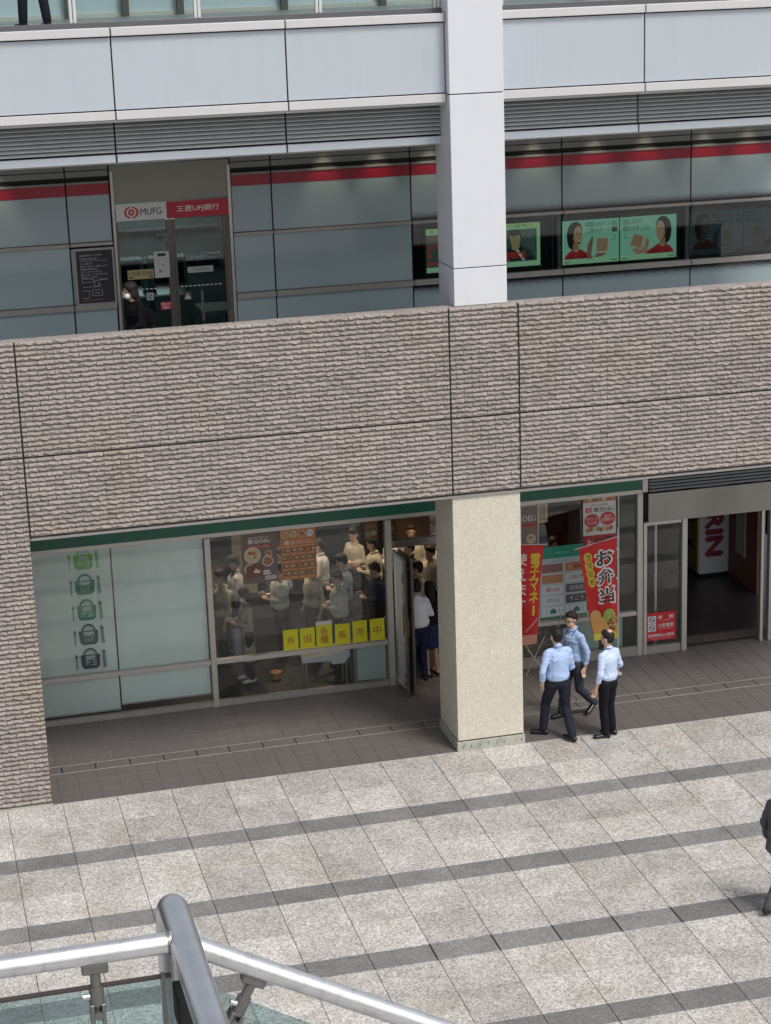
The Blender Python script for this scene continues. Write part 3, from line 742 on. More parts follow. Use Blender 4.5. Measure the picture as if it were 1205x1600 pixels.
# bank entrance
ent = empty('bank_entrance', (-3.4, YB, 5.55), 'glazed bank entrance with sliding glass doors under a grey header', 'entrance')
DST = pmat('door_stile_bronze', (.13, .115, .105), .35, .4)
BEIGE = pmat('door_header', (.27, .265, .235), .5, var=.05)
boxo('door_header', -4.27, -2.53, YB-.02, YB+.02, 8.14, 8.60, BEIGE, ent); boxo('door_header', -4.30, -2.51, YB-.035, YB+.01, 8.60, 8.70, BEIGE, ent)
for a, b in ((-4.30, -4.262), (-2.545, -2.50)): boxo('door_jamb', a, b, YB-.05, YB+.05, 5.55, 8.62, ALU, ent)
boxo('door_jamb', -2.60, -2.548, YB-.03, YB+.03, 5.55, 7.86, DGREY, ent)
boxo('centre_stile', -3.452, -3.402, YB-.01, YB+.02, 5.57, 7.86, DST, ent)
boxo('door_threshold', -4.26, -2.55, YB-.1, YB+.1, 5.551, 5.565, ALU, ent)
for a, b in ((-4.255, -3.475), (-3.395, -2.61)):
    lf = boxo('door_leaf', a, b, YB+.0, YB+.012, 5.60, 7.85, GLASSU, ent)
    boxo('door_stile', a-.004, a+.028, YB-.02, YB+.03, 5.57, 7.86, DST, lf); boxo('door_stile', b-.03, b+.02, YB-.02, YB+.03, 5.57, 7.86, DST, lf)
    mb = MB()
    for zz in (6.82, 7.30):
        q = a+.06
        while q < b-.08: mb.box(q, q+.04, YB-.004, YB-.001, zz, zz+.016, flat((.45,.48,.48))); q += .065
    mb.build('safety_dashes', lf)
mb = MB(); mb.tube([(-3.02, YB-.05, 6.30), (-3.02, YB-.05, 6.75)], .02, STEEL); mb.build('door_handle', ent)
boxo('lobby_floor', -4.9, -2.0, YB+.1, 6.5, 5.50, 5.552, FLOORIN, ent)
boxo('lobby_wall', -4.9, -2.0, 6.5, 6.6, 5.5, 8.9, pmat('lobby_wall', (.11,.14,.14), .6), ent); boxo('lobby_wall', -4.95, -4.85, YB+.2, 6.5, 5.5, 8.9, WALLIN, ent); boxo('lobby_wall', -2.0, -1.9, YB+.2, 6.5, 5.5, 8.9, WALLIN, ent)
for z in (6.7, 7.25, 7.62): boxo('lobby_shelf', -4.6, -2.2, 6.38, 6.48, z, z+.03, HEAD, ent)

def signboard(name, x0, x1, z0, z1, y, base, label, cat, group=None, thick=.012, emit=0., frame=None, parent=None):
    """a flat board: panel of real thickness (part 'board') with flat print on its face"""
    root = parent or empty(name, ((x0+x1)/2, y, z0), label, cat, group)
    mb = MB(); mb.box(x0, x1, y, y+thick, z0, z1, flat(base, emit)); mb.build('board', root)
    fn, a = sheet(x0, x1, z0, z1, y-.0008); return root, Print(fn, a, emit)

t = empty('lobby_light', (-3.4, 5.4, 8.6), 'dim ceiling light inside the bank lobby', 'ceiling light'); mb = MB(); mb.box(-3.9, -2.9, 5.3, 5.5, 8.6, 8.64, flat((.7,.8,.76), .5)); mb.build('light_lens', t)
Lb = bpy.data.lights.new('lobby_beam', 'AREA'); Lb.energy = 22.; Lb.size = 1.; Lb.color = (.85, 1., .95); lo_ = bpy.data.objects.new('lobby_beam', Lb); COL.objects.link(lo_); lo_.location = (-3.4, 5.4, 8.55)
# sign over the door: white half with emblem, red half
r, p = signboard('bank_sign', -4.245, -2.535, 7.875, 8.125, YB-.045, (.62,.62,.62), 'white and red bank sign with a ring emblem above the glass door', 'sign')
p.rect(.443, 0, 1, 1, (.42,.012,.035)); R_ = (.50,.02,.03); W_ = (.62,.62,.62)
p.ell(.135, .49, .064, .36, R_); p.ell(.135, .49, .044, .27, W_); p.rect(.126, .1, .144, .9, W_); p.ell(.135, .49, .029, .19, R_); p.ell(.135, .49, .010, .065, W_)
p.text('MUFG', .215, .30, .40, .70, (.03,.03,.06), .012); p.text('三菱UFJ銀行', .535, .30, .91, .72, (.75,.72,.72), .008); p.build('lettering', r)

# information board
r, p = signboard('notice_board', -4.885, -4.345, 6.685, 7.475, YB-.05, (.018,.018,.03), 'black notice board with white Japanese text and a small map left of the bank door', 'notice board', thick=.02)
G_ = (.42,.42,.44)
lines_ = ['日本ATMサポートプラザを', 'ご利用のお客さまへ']
for i, t in enumerate(lines_): p.text(t, .10, .885-.065*i, .70-.08*i, .93-.065*i, G_, .01)
p.line([(.10, .80), (.86, .80)], .005, G_)
for i, (t, e) in enumerate((('ここは1階です。', .46), ('恐れ入りますが、正面に上がり', .84), ('お客様の右側にある', .58), ('エレベーターホールより', .68), ('2階にお越しくださいますよう', .84), ('お願い申し上げます。', .58))):
    p.text(t, .10, .735-.052*i, e, .772-.052*i, G_, .01)
p.text('(2階案内図)', .58, .425, .84, .46, G_, .01)
for q in ([(.12,.46),(.44,.46),(.44,.40),(.12,.40),(.12,.46)], [(.46,.44),(.46,.32),(.58,.32),(.58,.43),(.50,.43),(.50,.40)], [(.12,.31),(.62,.31),(.62,.36),(.58,.36)], [(.38,.25),(.66,.25),(.66,.14),(.38,.14),(.38,.25)], [(.10,.24),(.30,.24),(.30,.10),(.10,.10)]): p.line(q, .007, G_)
p.text('ATM', .46, .175, .58, .205, G_); p.line([(.12,.05),(.70,.06)], .008, (.45,.08,.08)); p.build('lettering', r)
mb = MB()
for q in ((-4.92,-4.885,6.65,7.51), (-4.345,-4.315,6.65,7.51)): mb.box(q[0], q[1], YB-.06, YB-.02, q[2], q[3], ALUD)
mb.box(-4.885, -4.345, YB-.06, YB-.02, 7.475, 7.51, ALUD); mb.box(-4.885, -4.345, YB-.06, YB-.02, 6.65, 6.685, ALUD); mb.build('board_frame', r)

# stickers and notices on the bank doors
r, p = signboard('intercom_panel', -3.72, -3.49, 6.99, 7.385, YB-.028, (.46,.46,.45), 'white entry notice panel with a black slot on the left bank door', 'notice')
p.rect(.24, .82, .78, .93, (.02,.02,.02)); p.line([(.3,.2),(.3,.7),(.72,.7),(.72,.2),(.3,.2)], .006, (.2,.2,.2)); p.ell(.58, .5, .05, .03, (.03,.03,.03)); p.rect(.32,.2,.45,.3,(.12,.12,.12)); p.line([(.5,.24),(.7,.24),(.7,.4)], .006, (.25,.25,.25)); p.build('print', r)
r, p = signboard('hours_sign', -4.13, -3.735, 6.99, 7.13, YB-.028, (.36,.30,.15), 'yellow opening hours strip on the left bank door', 'notice')
p.text('7:00-23:00', .16, .42, .97, .85, (.05,.03,.02), .015); p.text('←', .02, .5, .13, .75, (.05,.03,.02)); p.rect(.05, .12, .2, .28, (.05,.03,.02)); p.rect(.82,.12,.96,.28,(.05,.03,.02)); p.build('print', r)
r, p = signboard('red_notice', -3.66, -3.50, 6.50, 6.615, YB-.028, (.45,.03,.05), 'small red sticker low on the left bank door', 'sticker')
p.text('防犯カメラ', .08, .55, .92, .9, (.7,.65,.65), .01); p.text('作動中', .2, .1, .8, .45, (.7,.65,.65), .01); p.build('print', r)
r, p = signboard('arrow_notice', -3.66, -3.50, 7.53, 7.66, YB-.028, (.12,.16,.16), 'grey arrow notice high on the left bank door', 'notice')
p.text('←', .12, .2, .88, .8, (.01,.01,.01), .01); p.build('print', r)
r, p = signboard('white_label', -3.22, -2.83, 7.03, 7.12, YB-.028, (.33,.37,.35), 'pale green strip notice on the right bank door', 'notice'); p.text('ご利用案内', .1, .25, .9, .75, (.1,.14,.12)); p.build('print', r)
r, p = signboard('door_label', -3.25, -2.90, 7.22, 7.31, YB-.028, (.13,.17,.17), 'faint bank name label on the right bank door', 'notice'); p.text('三菱UFJ銀行', .06, .2, .94, .8, (.40,.44,.44)); p.build('print', r)
r, p = signboard('warning_sticker', -3.30, -3.18, 6.62, 6.74, YB-.028, (.05,.06,.06), 'warning triangle sticker beside the bank door handle', 'sticker'); p.poly([(.1,.15),(.9,.15),(.5,.9)], (.5,.5,.5)); p.text('!', .44, .25, .56, .68, (.02,.02,.02)); p.build('print', r)
r, p = signboard('smoking_sticker', -3.86, -3.76, 6.66, 6.77, YB-.028, (.45,.45,.45), 'white round-symbol sticker low on the left bank door', 'sticker'); p.ell(.5,.5,.36,.38,(.04,.04,.04)); p.ell(.5,.5,.24,.26,(.45,.45,.45)); p.line([(.22,.25),(.78,.75)], .12, (.04,.04,.04)); p.build('print', r)
# cash machines and bin inside the lobby
for k, x in enumerate((-3.95, -3.25)):
    t = empty('cash_machine', (x, 5.0, 5.552), ['grey cash machine inside the bank behind the left door', 'grey cash machine inside the bank behind the right door'][k], 'cash machine', 'cash machines in the bank lobby')
    mb = MB(); mb.box(x-.3, x+.3, 4.6, 5.3, 5.552, 6.45, pmat('machine_grey', (.16,.21,.21), .5), .01); mb.box(x-.3, x+.3, 4.95, 5.3, 6.45, 7.0, pmat('machine_grey', (.16,.21,.21), .5), .01); mb.build('cabinet', t)
    mb = MB(); mb.add([(x-.24, 4.68, 6.452), (x+.24, 4.68, 6.452), (x+.24, 4.95, 6.62), (x-.24, 4.95, 6.62)], [(0,1,2,3)], flat((.02,.025,.03), rough=.2)); mb.box(x-.24, x+.24, 4.93, 4.95, 6.62, 6.95, flat((.02,.03,.035), rough=.15)); mb.build('screen', t)
t = empty('lobby_bench', (-2.75, 4.2, 5.552), 'low grey boxy counter inside the right bank door', 'counter')
mb = MB(); mb.box(-2.95, -2.45, 3.6, 4.4, 6.25, 6.32, pmat('counter_top', (.20,.21,.18), .5), .005); mb.build('counter_top', t); boxo('counter_side', -2.95, -2.92, 3.6, 4.4, 5.552, 6.25, HEAD, t); boxo('counter_side', -2.48, -2.45, 3.6, 4.4, 5.552, 6.25, HEAD, t)

# ------------------------------------------------------------------ advertising screens
def woman(p, u, flip, dim=1., laugh=True):
    f = -1 if flip else 1
    sk = (.46*dim,.27*dim,.16*dim); sh = (.32*dim,.16*dim,.09*dim); hr = (.014*dim,.009*dim,.009*dim); rd = (.36*dim,.018*dim,.022*dim); rs = (.24*dim,.010*dim,.014*dim)
    def Q(pts, c): p.poly([(u+f*x*.95, .12+(y-.12)*1.05) for x, y in pts], c)
    Q([(-.21,.12),(-.19,.19),(-.13,.27),(-.06,.33),(.04,.34),(.12,.31),(.19,.25),(.27,.20),(.33,.12)], rd)
    Q([(.05,.12),(.10,.22),(.20,.20),(.27,.14),(.26,.12)], rs); Q([(-.13,.12),(-.08,.22),(-.04,.12)], rs)
    # hair mass behind: side-parted bob with a ragged hem
    Q([(-.155,.50),(-.165,.62),(-.155,.74),(-.125,.84),(-.07,.91),(.0,.935),(.06,.91),(.10,.86),(.13,.76),(.10,.60),(.02,.45),(.0,.36),(-.06,.33),(-.10,.35),(-.135,.40)], hr)
    Q([(-.05,.27),(.03,.27),(.06,.34),(.05,.46),(-.05,.46)], sh); Q([(-.03,.30),(.03,.26),(.05,.30),(.0,.34)], sk)
    # face: forehead, cheek, chin
    Q([(-.055,.72),(-.03,.82),(.03,.86),(.085,.83),(.115,.74),(.12,.64),(.125,.56),(.105,.47),(.07,.405),(.035,.39),(.0,.42),(-.035,.50),(-.055,.60)], sk)
    Q([(-.055,.62),(-.035,.50),(.0,.42),(.035,.39),(.045,.405),(.01,.47),(-.015,.55),(-.03,.66)], sh)
    Q([(-.07,.74),(-.03,.86),(.04,.895),(.10,.86),(.12,.78),(.08,.83),(.03,.84),(-.01,.79),(-.03,.70),(-.055,.56),(-.08,.62)], hr)
    for q in (.018, .092):
        Q([(q-.020,.665),(q,.682),(q+.018,.668),(q,.652)], hr); Q([(q-.024,.722),(q,.742),(q+.022,.728),(q,.732)], hr)
    Q([(.062,.66),(.078,.575),(.055,.565),(.045,.58)], sh)
    if laugh: Q([(.02,.515),(.055,.525),(.098,.515),(.085,.455),(.055,.435),(.030,.46)], (.24*dim,.03*dim,.03*dim)); Q([(.028,.510),(.055,.516),(.09,.510),(.082,.493),(.038,.493)], (.65*dim,.65*dim,.58*dim))
    else: Q([(.020,.505),(.055,.490),(.098,.505),(.080,.470),(.050,.460)], (.30*dim,.04*dim,.04*dim)); Q([(.030,.498),(.055,.487),(.088,.498),(.055,.478)], (.65*dim,.65*dim,.58*dim))
def screen(x0, x1, z0, z1, label, kind, em, dim=1., bgc=(.27,.54,.38)):
    r = empty('advert_screen', ((x0+x1)/2, YB+.1, z0), label, 'screen')
    boxo('screen_case', x0-.045, x1+.045, YB+.10, YB+.16, z0-.06, z1+.06, pmat('screen_black', (.008,.009,.01), .3), r)
    boxo('screen_panel', x0, x1, YB+.096, YB+.10, z0, z1, flat(bgc, em), r)
    fn, a = sheet(x0, x1, z0, z1, YB+.0955); p = Print(fn, a, em); ik = (.02*dim,.10*dim,.06*dim)
    p.rect(0, 0, 1, .115, (.34*dim,.56*dim,.34*dim) if dim == 1 else (.09,.14,.13))
    if kind == 0:
        woman(p, .235, False, dim); p.text('年間最大10%ポイント還元', .40, .83, .97, .95, ik, .01); p.text('三菱UFJカード', .42, .68, .84, .80, ik, .012); p.rect(.87, .69, .97, .80, (.01,.02,.015))
        p.poly([(.46,.08),(.43,.2),(.44,.42),(.52,.62),(.55,.58),(.52,.36),(.50,.10)], (.25*dim,.12*dim,.08*dim)); p.poly([(.56,.13),(.60,.22),(.70,.26),(.78,.20),(.68,.14)], (.25*dim,.12*dim,.08*dim))
        p.poly([(.57,.22),(.80,.22),(.82,.57),(.60,.58)], (.46*dim,.42*dim,.34*dim)); p.poly([(.60,.26),(.79,.26),(.80,.55),(.61,.56)], (.36*dim,.21*dim,.11*dim))
        p.line([(.93,.63),(.93,.52),(.86,.52)], .012, ik)
    if kind == 1:
        woman(p, .755, True, dim, False); p.text('口座とスマホで', .04, .83, .40, .95, ik, .01); p.text('最短10分申し込み!', .05, .68, .52, .80, ik, .012)
        p.poly([(.20,.25),(.30,.12),(.48,.16),(.52,.45),(.46,.5),(.42,.3)], (.40*dim,.22*dim,.13*dim)); p.poly([(.15,.33),(.24,.62),(.44,.54),(.38,.22)], (.44*dim,.38*dim,.30*dim)); p.poly([(.18,.36),(.25,.59),(.41,.52),(.36,.26)], (.36*dim,.20*dim,.10*dim))
        p.line([(.08,.62),(.08,.52),(.15,.52)], .012, ik)
    if kind == 2:
        p.rect(0, .12, .97, .86, (.045,.085,.07)); p.rect(0, .875, 1, 1, (.42,.62,.24)); p.text('あなたのいいねが、誰かの勇気に', .03, .895, .95, .975, (.10,.20,.08), .01); p.rect(.97, 0, 1, 1, (.36,.58,.30))
        u = .775; p.poly([(u-.12,.14),(u-.10,.38),(u-.03,.48),(u+.06,.48),(u+.14,.38),(u+.18,.14)], (.012,.016,.022)); p.poly([(u-.0,.50),(u+.02,.44),(u+.09,.14),(u+.07,.14),(u-.015,.46)], (.5,.55,.5))
        p.ell(u+.005, .66, .048, .175, (.38,.27,.13)); p.poly([(u-.03,.5),(u-.03,.42),(u+.015,.36),(u+.045,.46),(u+.04,.54)], (.34,.24,.12)); p.ell(u, .785, .055, .08, (.008,.01,.008)); p.rect(u-.052, .66, u-.042, .79, (.008,.01,.008)); p.rect(u+.045, .66, u+.056, .79, (.008,.01,.008))
        for q in (-.015, .025): p.ell(u+q, .68, .008, .012, (.01,.01,.01), 8)
        p.line([(u-.01,.58),(u+.02,.58)], .012, (.22,.08,.05))
        for k in range(13): p.line([(.845, .83-.048*k), (.95, .835-.048*k)], .010, (.09,.15,.13))
        p.text('messengers', .36, .13, .865, .34, (.50,.035,.02), .03); 
        for k, t in enumerate(('you', 'are', 'a', 'hero')): p.text(t, .015, .70-.18*k, .10 if k != 2 else .05, .83-.18*k, (.45,.05,.02), .03)
    if kind in (0, 1): p.line([(.03,.05),(.12,.05)], .02, ik); p.line([(.85,.05),(.97,.05)], .02, ik)
    p.build('screen_picture', r); return r
screen(.56, 2.43, 6.735, 7.42, 'lit advert screen with dark-suited man and red lettering, half hidden by white column', 2, .42)
screen(2.80, 3.755, 6.705, 7.40, 'bright green advert screen with a laughing woman in red holding a box', 0, .40)
screen(3.775, 4.735, 6.705, 7.40, 'bright green advert screen with a smiling woman in red, box at her left', 1, .40)
screen(4.98, 5.885, 6.71, 7.40, 'dim advert screen with a laughing woman, first of the two unlit ones at the right', 0, .0, .5, (.17,.23,.25))
screen(5.905, 6.65, 6.71, 7.40, 'dim advert screen cut off by the right edge of the photo', 1, .0, .5, (.17,.23,.25))

# ------------------------------------------------------------------ top storey
bal = empty('glass_balustrade', (0, .36, 10.8), 'glass balustrade with white flat posts along the top storey', 'balustrade')
boxo('balustrade_kerb', XL, .09, .31, .42, 10.78, 10.868, DGREY, bal, .004); boxo('balustrade_kerb', .89, XR, .31, .42, 10.78, 10.868, DGREY, bal, .004)
boxo('kerb_line', XL, XR, .52, .55, 10.80, 10.806, pmat('floor_line', (.45,.46,.46), .5), bal)
px_ = [-6.58, -4.93, -3.275, -1.62, .035, .95, 2.60, 4.25, 5.9]
for x in px_:
    boxo('post', x-.045, x-.006, .34, .40, 10.868, 11.9, WHITE2, bal, .004); boxo('post', x+.006, x+.045, .34, .40, 10.868, 11.9, WHITE2, bal, .004)
for a, b in zip(px_[:-1], px_[1:]):
    if a == .035: continue
    boxo('glass_pane', a+.05, b-.05, .365, .377, 10.875, 11.85, glassmat('balustrade_glass', (.80,.86,.86), 1.5, 0., .8) if 'balustrade_glass' not in MATS else MATS['balustrade_glass'], bal)
mb = MB(); mb.tube([(XL, .37, 11.93), (.08, .37, 11.93)], .03, ALU); mb.tube([(.9, .37, 11.93), (XR, .37, 11.93)], .03, ALU); mb.build('top_rail', bal)
up = empty('upper_shopfront', (0, 4.1, 10.8), 'glazed shopfront with dark frames at the back of the top storey', 'shopfront')
UG = pmat('upper_glass_panel', (.50, .60, .63), .12, var=.08, vscale=.8)
xs = [XL, -6.1, -4.62, -3.78, -2.95, -1.35, .2, 1.8, 3.4, 5.0, XR]
for i, (a, b) in enumerate(zip(xs[:-1], xs[1:])):
    boxo('glass_panel', a+.03, b-.03, 4.10, 4.13, 10.86, 13.2, UG, up); boxo('base_panel', a+.03, b-.03, 4.06, 4.12, 10.80, 10.86, pmat('base_cream', (.50,.50,.44), .6), up)
for i, x in enumerate(xs[1:-1]): boxo('frame_post', x-.05, x+.05, 3.98, 4.15, 10.80, 13.2, pmat('frame_dark', (.10,.095,.085), .5), up)
boxo('roof_slab', XL, XR, 3.2, 4.2, 13.2, 13.4, CEIL, up)

# ------------------------------------------------------------------ shop front on the arcade
YG = 3.08
shop = empty('lunch_shop', (-1, YG, 0), 'aluminium framed shop front with a green band under the brick balcony', 'shop front')
boxo('green_band', -6.06, 4.10, YG-.06, YG, 2.91, 3.075, GREEN, shop); boxo('band_trim', -6.06, 4.14, YG-.075, YG, 3.08, 3.115, ALU, shop)
boxo('header_wall', XL, 9, YG-.02, YG+.1, 3.116, 4.0, pmat('lintel_dark', (.04,.037,.034), .9), shop)
boxo('band_end', 4.105, 4.20, YG-.07, YG, 2.86, 3.075, ALU, shop)
def rail(z0, z1, a, b, name='frame_rail', y=.05, m=ALU): boxo(name, a, b, YG-y, YG+.04, z0, z1, m, shop, .003)
rail(2.835, 2.905, -6.06, 4.12, 'head_rail')
rail(.715, .79, -6.06, -3.225); rail(.715, .79, -3.135, -.30); rail(.715, .79, 2.0, 4.02)
rail(.0, .085, -6.06, -3.225, 'sill', .06, ALUD); rail(.0, .085, -3.135, -.30, 'sill', .06, ALUD); rail(.0, .16, 2.0, 4.02, 'sill', .06, ALUD)
for x0, x1 in ((-3.225, -3.135), (-.295, -.195), (4.02, 4.115), (1.93, 2.0)): boxo('mullion', x0, x1, YG-.07, YG+.05, 0, 2.833, ALU, shop, .003)
boxo('thin_mullion', 2.292, 2.310, YG-.02, YG+.03, .79, 2.835, ALU, shop); boxo('thin_mullion', 3.695, 3.712, YG-.02, YG+.03, .79, 2.835, ALU, shop)
boxo('door_transom', -.195, 2.0, YG-.03, YG+.06, 2.34, 2.47, STEEL, shop, .004)
def pane(a, b, z0, z1): boxo('glass_pane', a, b, YG-.004, YG+.004, z0, z1, GLASS, shop)
pane(-6.06, -3.225, .79, 2.835); pane(-6.06, -3.225, .085, .715); pane(-3.135, -.295, .79, 2.835); pane(-3.135, -.295, .085, .715)
pane(-.195, 1.93, 2.47, 2.835); pane(2.0, 2.292, .79, 2.835); pane(2.31, 3.695, .79, 2.835); pane(3.712, 4.02, .79, 2.835); pane(2.0, 4.02, .16, .715)
# shop room
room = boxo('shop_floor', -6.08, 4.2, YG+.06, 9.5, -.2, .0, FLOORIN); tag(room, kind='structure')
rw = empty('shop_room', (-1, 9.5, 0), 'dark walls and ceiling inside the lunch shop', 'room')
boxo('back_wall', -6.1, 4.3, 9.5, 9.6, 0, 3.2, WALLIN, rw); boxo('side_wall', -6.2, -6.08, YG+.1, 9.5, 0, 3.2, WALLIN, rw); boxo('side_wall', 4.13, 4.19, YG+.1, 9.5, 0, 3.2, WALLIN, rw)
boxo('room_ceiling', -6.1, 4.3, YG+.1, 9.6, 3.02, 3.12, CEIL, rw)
boxo('shelf_unit', 1.2, 3.9, 8.2, 9.4, 0, 2.0, pmat('wood_dark', (.10,.055,.03), .6), rw); boxo('menu_wall_panel', -1.6, .8, 9.40, 9.46, 1.2, 2.5, flat((.35,.20,.10)), rw)
for k in range(7): boxo('stacked_box', -5.+.0+.62*k, -4.55+.62*k, 8.6, 9.2, 0, .5+.22*(k*7 % 4), flat([(.25,.17,.10),(.30,.28,.22),(.12,.12,.14),(.20,.05,.04)][k % 4]), rw)
boxo('serving_counter', 1.5, 2.2, 5.2, 7.8, 0, 1.0, pmat('wood_dark', (.10,.055,.03), .6), rw)
for k, (x, y) in enumerate(((-1.2, 5.6), (-.2, 7.2), (.9, 5.6), (-2.6, 5.8), (2.6, 5.4))):
    t = empty('ceiling_light', (x, y, 3.0), ['warm ceiling light above the middle of the lunch shop queue', 'warm ceiling light farthest back in the lunch shop', 'warm ceiling light just inside the open shop doors', 'warm ceiling light over the left end of the queue', 'warm ceiling light over the clerk behind the right window'][k], 'ceiling light', 'warm ceiling lights in the lunch shop')
    mb = MB(); mb.tube([(x, y, 3.018), (x, y, 2.99)], .09, WHITE2, 16); mb.build('light_housing', t); mb = MB(); mb.tube([(x, y, 2.989), (x, y, 2.985)], .075, flat((1., .70, .40), 6.), 16); mb.build('light_lens', t)
    L_ = bpy.data.lights.new('ceiling_beam', 'SPOT'); L_.energy = 95.; L_.color = (1., .77, .53); L_.spot_size = math.radians(130); L_.spot_blend = .6; L_.shadow_soft_size = .08
    lo = bpy.data.objects.new('ceiling_beam', L_); COL.objects.link(lo); lo.location = (x, y, 2.95)

# roller blinds with printed baskets
bd = empty('roller_blind', (-5.29, 3.16, .12), 'pale green-grey roller blind printed with a column of five green baskets', 'blind')
bd2 = empty('roller_blind', (-3.97, 3.16, .2), 'plain pale green-grey roller blind left of the lunch shop window', 'blind')
def blind(root, a, b, z0, seed):
    mb = MB(); n = 20; m = 14; V = []; F = []
    for j in range(m+1):
        for i in range(n+1):
            x = a+(b-a)*i/n; z = z0+(2.83-z0)*j/m; V.append((x, 3.13 + .006*math.sin(i*1.3+seed)+.004*math.sin(j*.9+i*.4+seed), z))
    for j in range(m):
        for i in range(n): k = j*(n+1)+i; F.append((k, k+1, k+n+2, k+n+1))
    mb.add(V, F, BLIND, True); mb.add([(x, y+.012, z) for x, y, z in V], [f[::-1] for f in F], BLIND, True); mb.build('blind_cloth', root)
    boxo('hem_bar', a, b, 3.122, 3.148, z0-.012, z0+.012, ALU, root)
blind(bd, -5.95, -4.70, .125, 0); blind(bd2, -4.675, -3.24, .20, 3)
fn, a_ = sheet(-5.37, -4.87, .80, 2.86, 3.118); p = Print(fn, a_)
cols5 = [(.14,.48,.0), (.0,.20,.09), (.0,.26,.13), (.0,.09,.075), (.0,.03,.045)]
for k, zc in enumerate((2.66, 2.245, 1.83, 1.42, 1.02)):
    v = (zc-.80)/2.06; c = cols5[k]; H_ = 1/2.06; bgc = (.50,.62,.61)
    p.poly([(.20, v+.040), (.80, v+.040), (.78, v-.055), (.70, v-.075), (.30, v-.075), (.22, v-.055)], c)
    p.ell(.5, v+.040, .22, .054, c); p.ell(.5, v+.038, .165, .038, bgc); p.rect(.20, v+.030, .80, v+.040, c)
    if k % 2: p.text('TAKE', .31, v-.008, .69, v+.022, bgc, .01); p.text('OUT', .36, v-.048, .64, v-.016, bgc, .01)
    else: p.text('弁当', .33, v-.050, .67, v+.022, bgc, .01)
    p.rect(.055, v-.075, .085, v+.02, c); p.poly([(.035, v+.02), (.105, v+.02), (.11, v+.055), (.09, v+.03), (.07, v+.058), (.05, v+.03), (.03, v+.055)], c)
    p.poly([(.90, v-.075), (.93, v-.075), (.915, v+.07), (.885, v+.07)], c); p.poly([(.955, v-.072), (.985, v-.072), (.955, v+.068), (.935, v+.068)], c); p.rect(.87, v+.045, .98, v+.055, c)
p.build('basket_print', bd)

# posters on the shop glass
FOOD = [(.45,.22,.08), (.55,.40,.20), (.30,.10,.05), (.20,.30,.08), (.60,.50,.35), (.40,.12,.08)]
def bowl(p, u, v, r, s=0):
    q = r*p.a; p.ell(u, v, r, q, (.55,.52,.46), 16); p.ell(u, v, r*.82, q*.80, FOOD[s % 6], 14)
    rr = random.Random(s)
    for k in range(4): p.ell(u+r*rr.uniform(-.4,.4), v+q*rr.uniform(-.4,.4), r*.26, q*.22, FOOD[(s+k+1) % 6], 7)
r, p = signboard('shop_poster', -2.63, -2.06, 1.995, 2.815, YG-.012, (.16,.13,.12), 'brown food poster with a large white bowl, first poster on the shop window', 'poster', thick=.004)
p.text('幸せの味をお届けします', .2, .90, .8, .935, (.7,.68,.65), .01); p.text('屋台DELi', .18, .80, .82, .89, (.75,.73,.70), .012); p.rect(.14, .71, .86, .765, (.42,.05,.05)); p.text('テイクアウト お弁当', .22, .72, .78, .755, (.7,.6,.6), .01)
bowl(p, .30, .57, .24, 1); bowl(p, .76, .58, .10, 2); bowl(p, .72, .43, .16, 5); bowl(p, .2, .30, .15, 3)
p.poly([(.1,.12),(.1,.34),(.35,.40),(.6,.36),(.62,.12)], (.17,.07,.05)); 
for k in range(9): p.ell(.62+.035*(k%5), .18+.05*(k//5), .05, .022, (.60,.57,.50), 8)
p.poly([(.30,.22),(.45,.20),(.52,.25),(.42,.27),(.38,.31)], (.62,.60,.55)); p.rect(.62,.05,.95,.14,(.42,.40,.40)); p.build('print', r)
r, p = signboard('shop_poster', -2.0, -1.425, 1.995, 2.825, YG-.012, (.52,.20,.075), 'orange menu poster with rows of lunch pictures on the shop window', 'poster', thick=.004)
for k in range(3): bowl(p, .14+.23*k, .90, .10, k)
p.ell(.84, .90, .10, .07, (.62,.66,.68)); p.text('NEW', .77, .88, .91, .92, (.05,.15,.35), .02); p.rect(.12,.70,.24,.78,(.55,.60,.62)); p.text('屋台DELi', .27, .70, .94, .78, (.70,.50,.36), .01); p.rect(.05,.655,.95,.665,(.7,.5,.35))
for j in range(4):
    for i in range(4): 
        x_, y_ = .04+.24*i, .54-.155*j; p.rect(x_, y_, x_+.20, y_+.095, (.20,.15,.12)); 
        for k in range(3): p.ell(x_+.045+.055*k, y_+.05, .032, .028, FOOD[(i*2+j+k*2) % 6], 7)
        p.rect(x_, y_-.035, x_+.17, y_-.020, (.62,.42,.30))
p.build('print', r)
r, p = signboard('shop_poster', -.62, -.39, 2.52, 2.80, YG+.02, (.30,.08,.03), 'small orange poster inside the top right corner of the shop window', 'poster', thick=.004)
bowl(p, .3, .3, .2, 3); bowl(p, .7, .35, .2, 4); p.text('お弁当', .15, .62, .85, .88, (.6,.35,.15), .01); p.build('print', r)
r, p = signboard('shop_poster', 2.02, 2.285, 1.70, 2.80, YG-.012, (.22,.17,.15), 'brown food poster partly behind the cream column', 'poster', thick=.004)
p.text('DELi', .10, .78, .9, .86, (.7,.68,.65), .01); p.rect(.1, .69, 1, .74, (.42,.05,.05)); bowl(p, .6, .5, .3, 1); bowl(p, .4, .26, .26, 4); p.build('print', r)
r, p = signboard('shop_poster', 3.085, 3.655, 1.95, 2.85, YG-.012, (.60,.61,.62), 'white and red food poster high on the right shop window', 'poster', thick=.004)
p.rect(0, .90, 1, 1, (.42,.16,.08)); 
for k in range(7): p.ell(.07+.145*k, .95, .07, .035, FOOD[k % 6], 8)
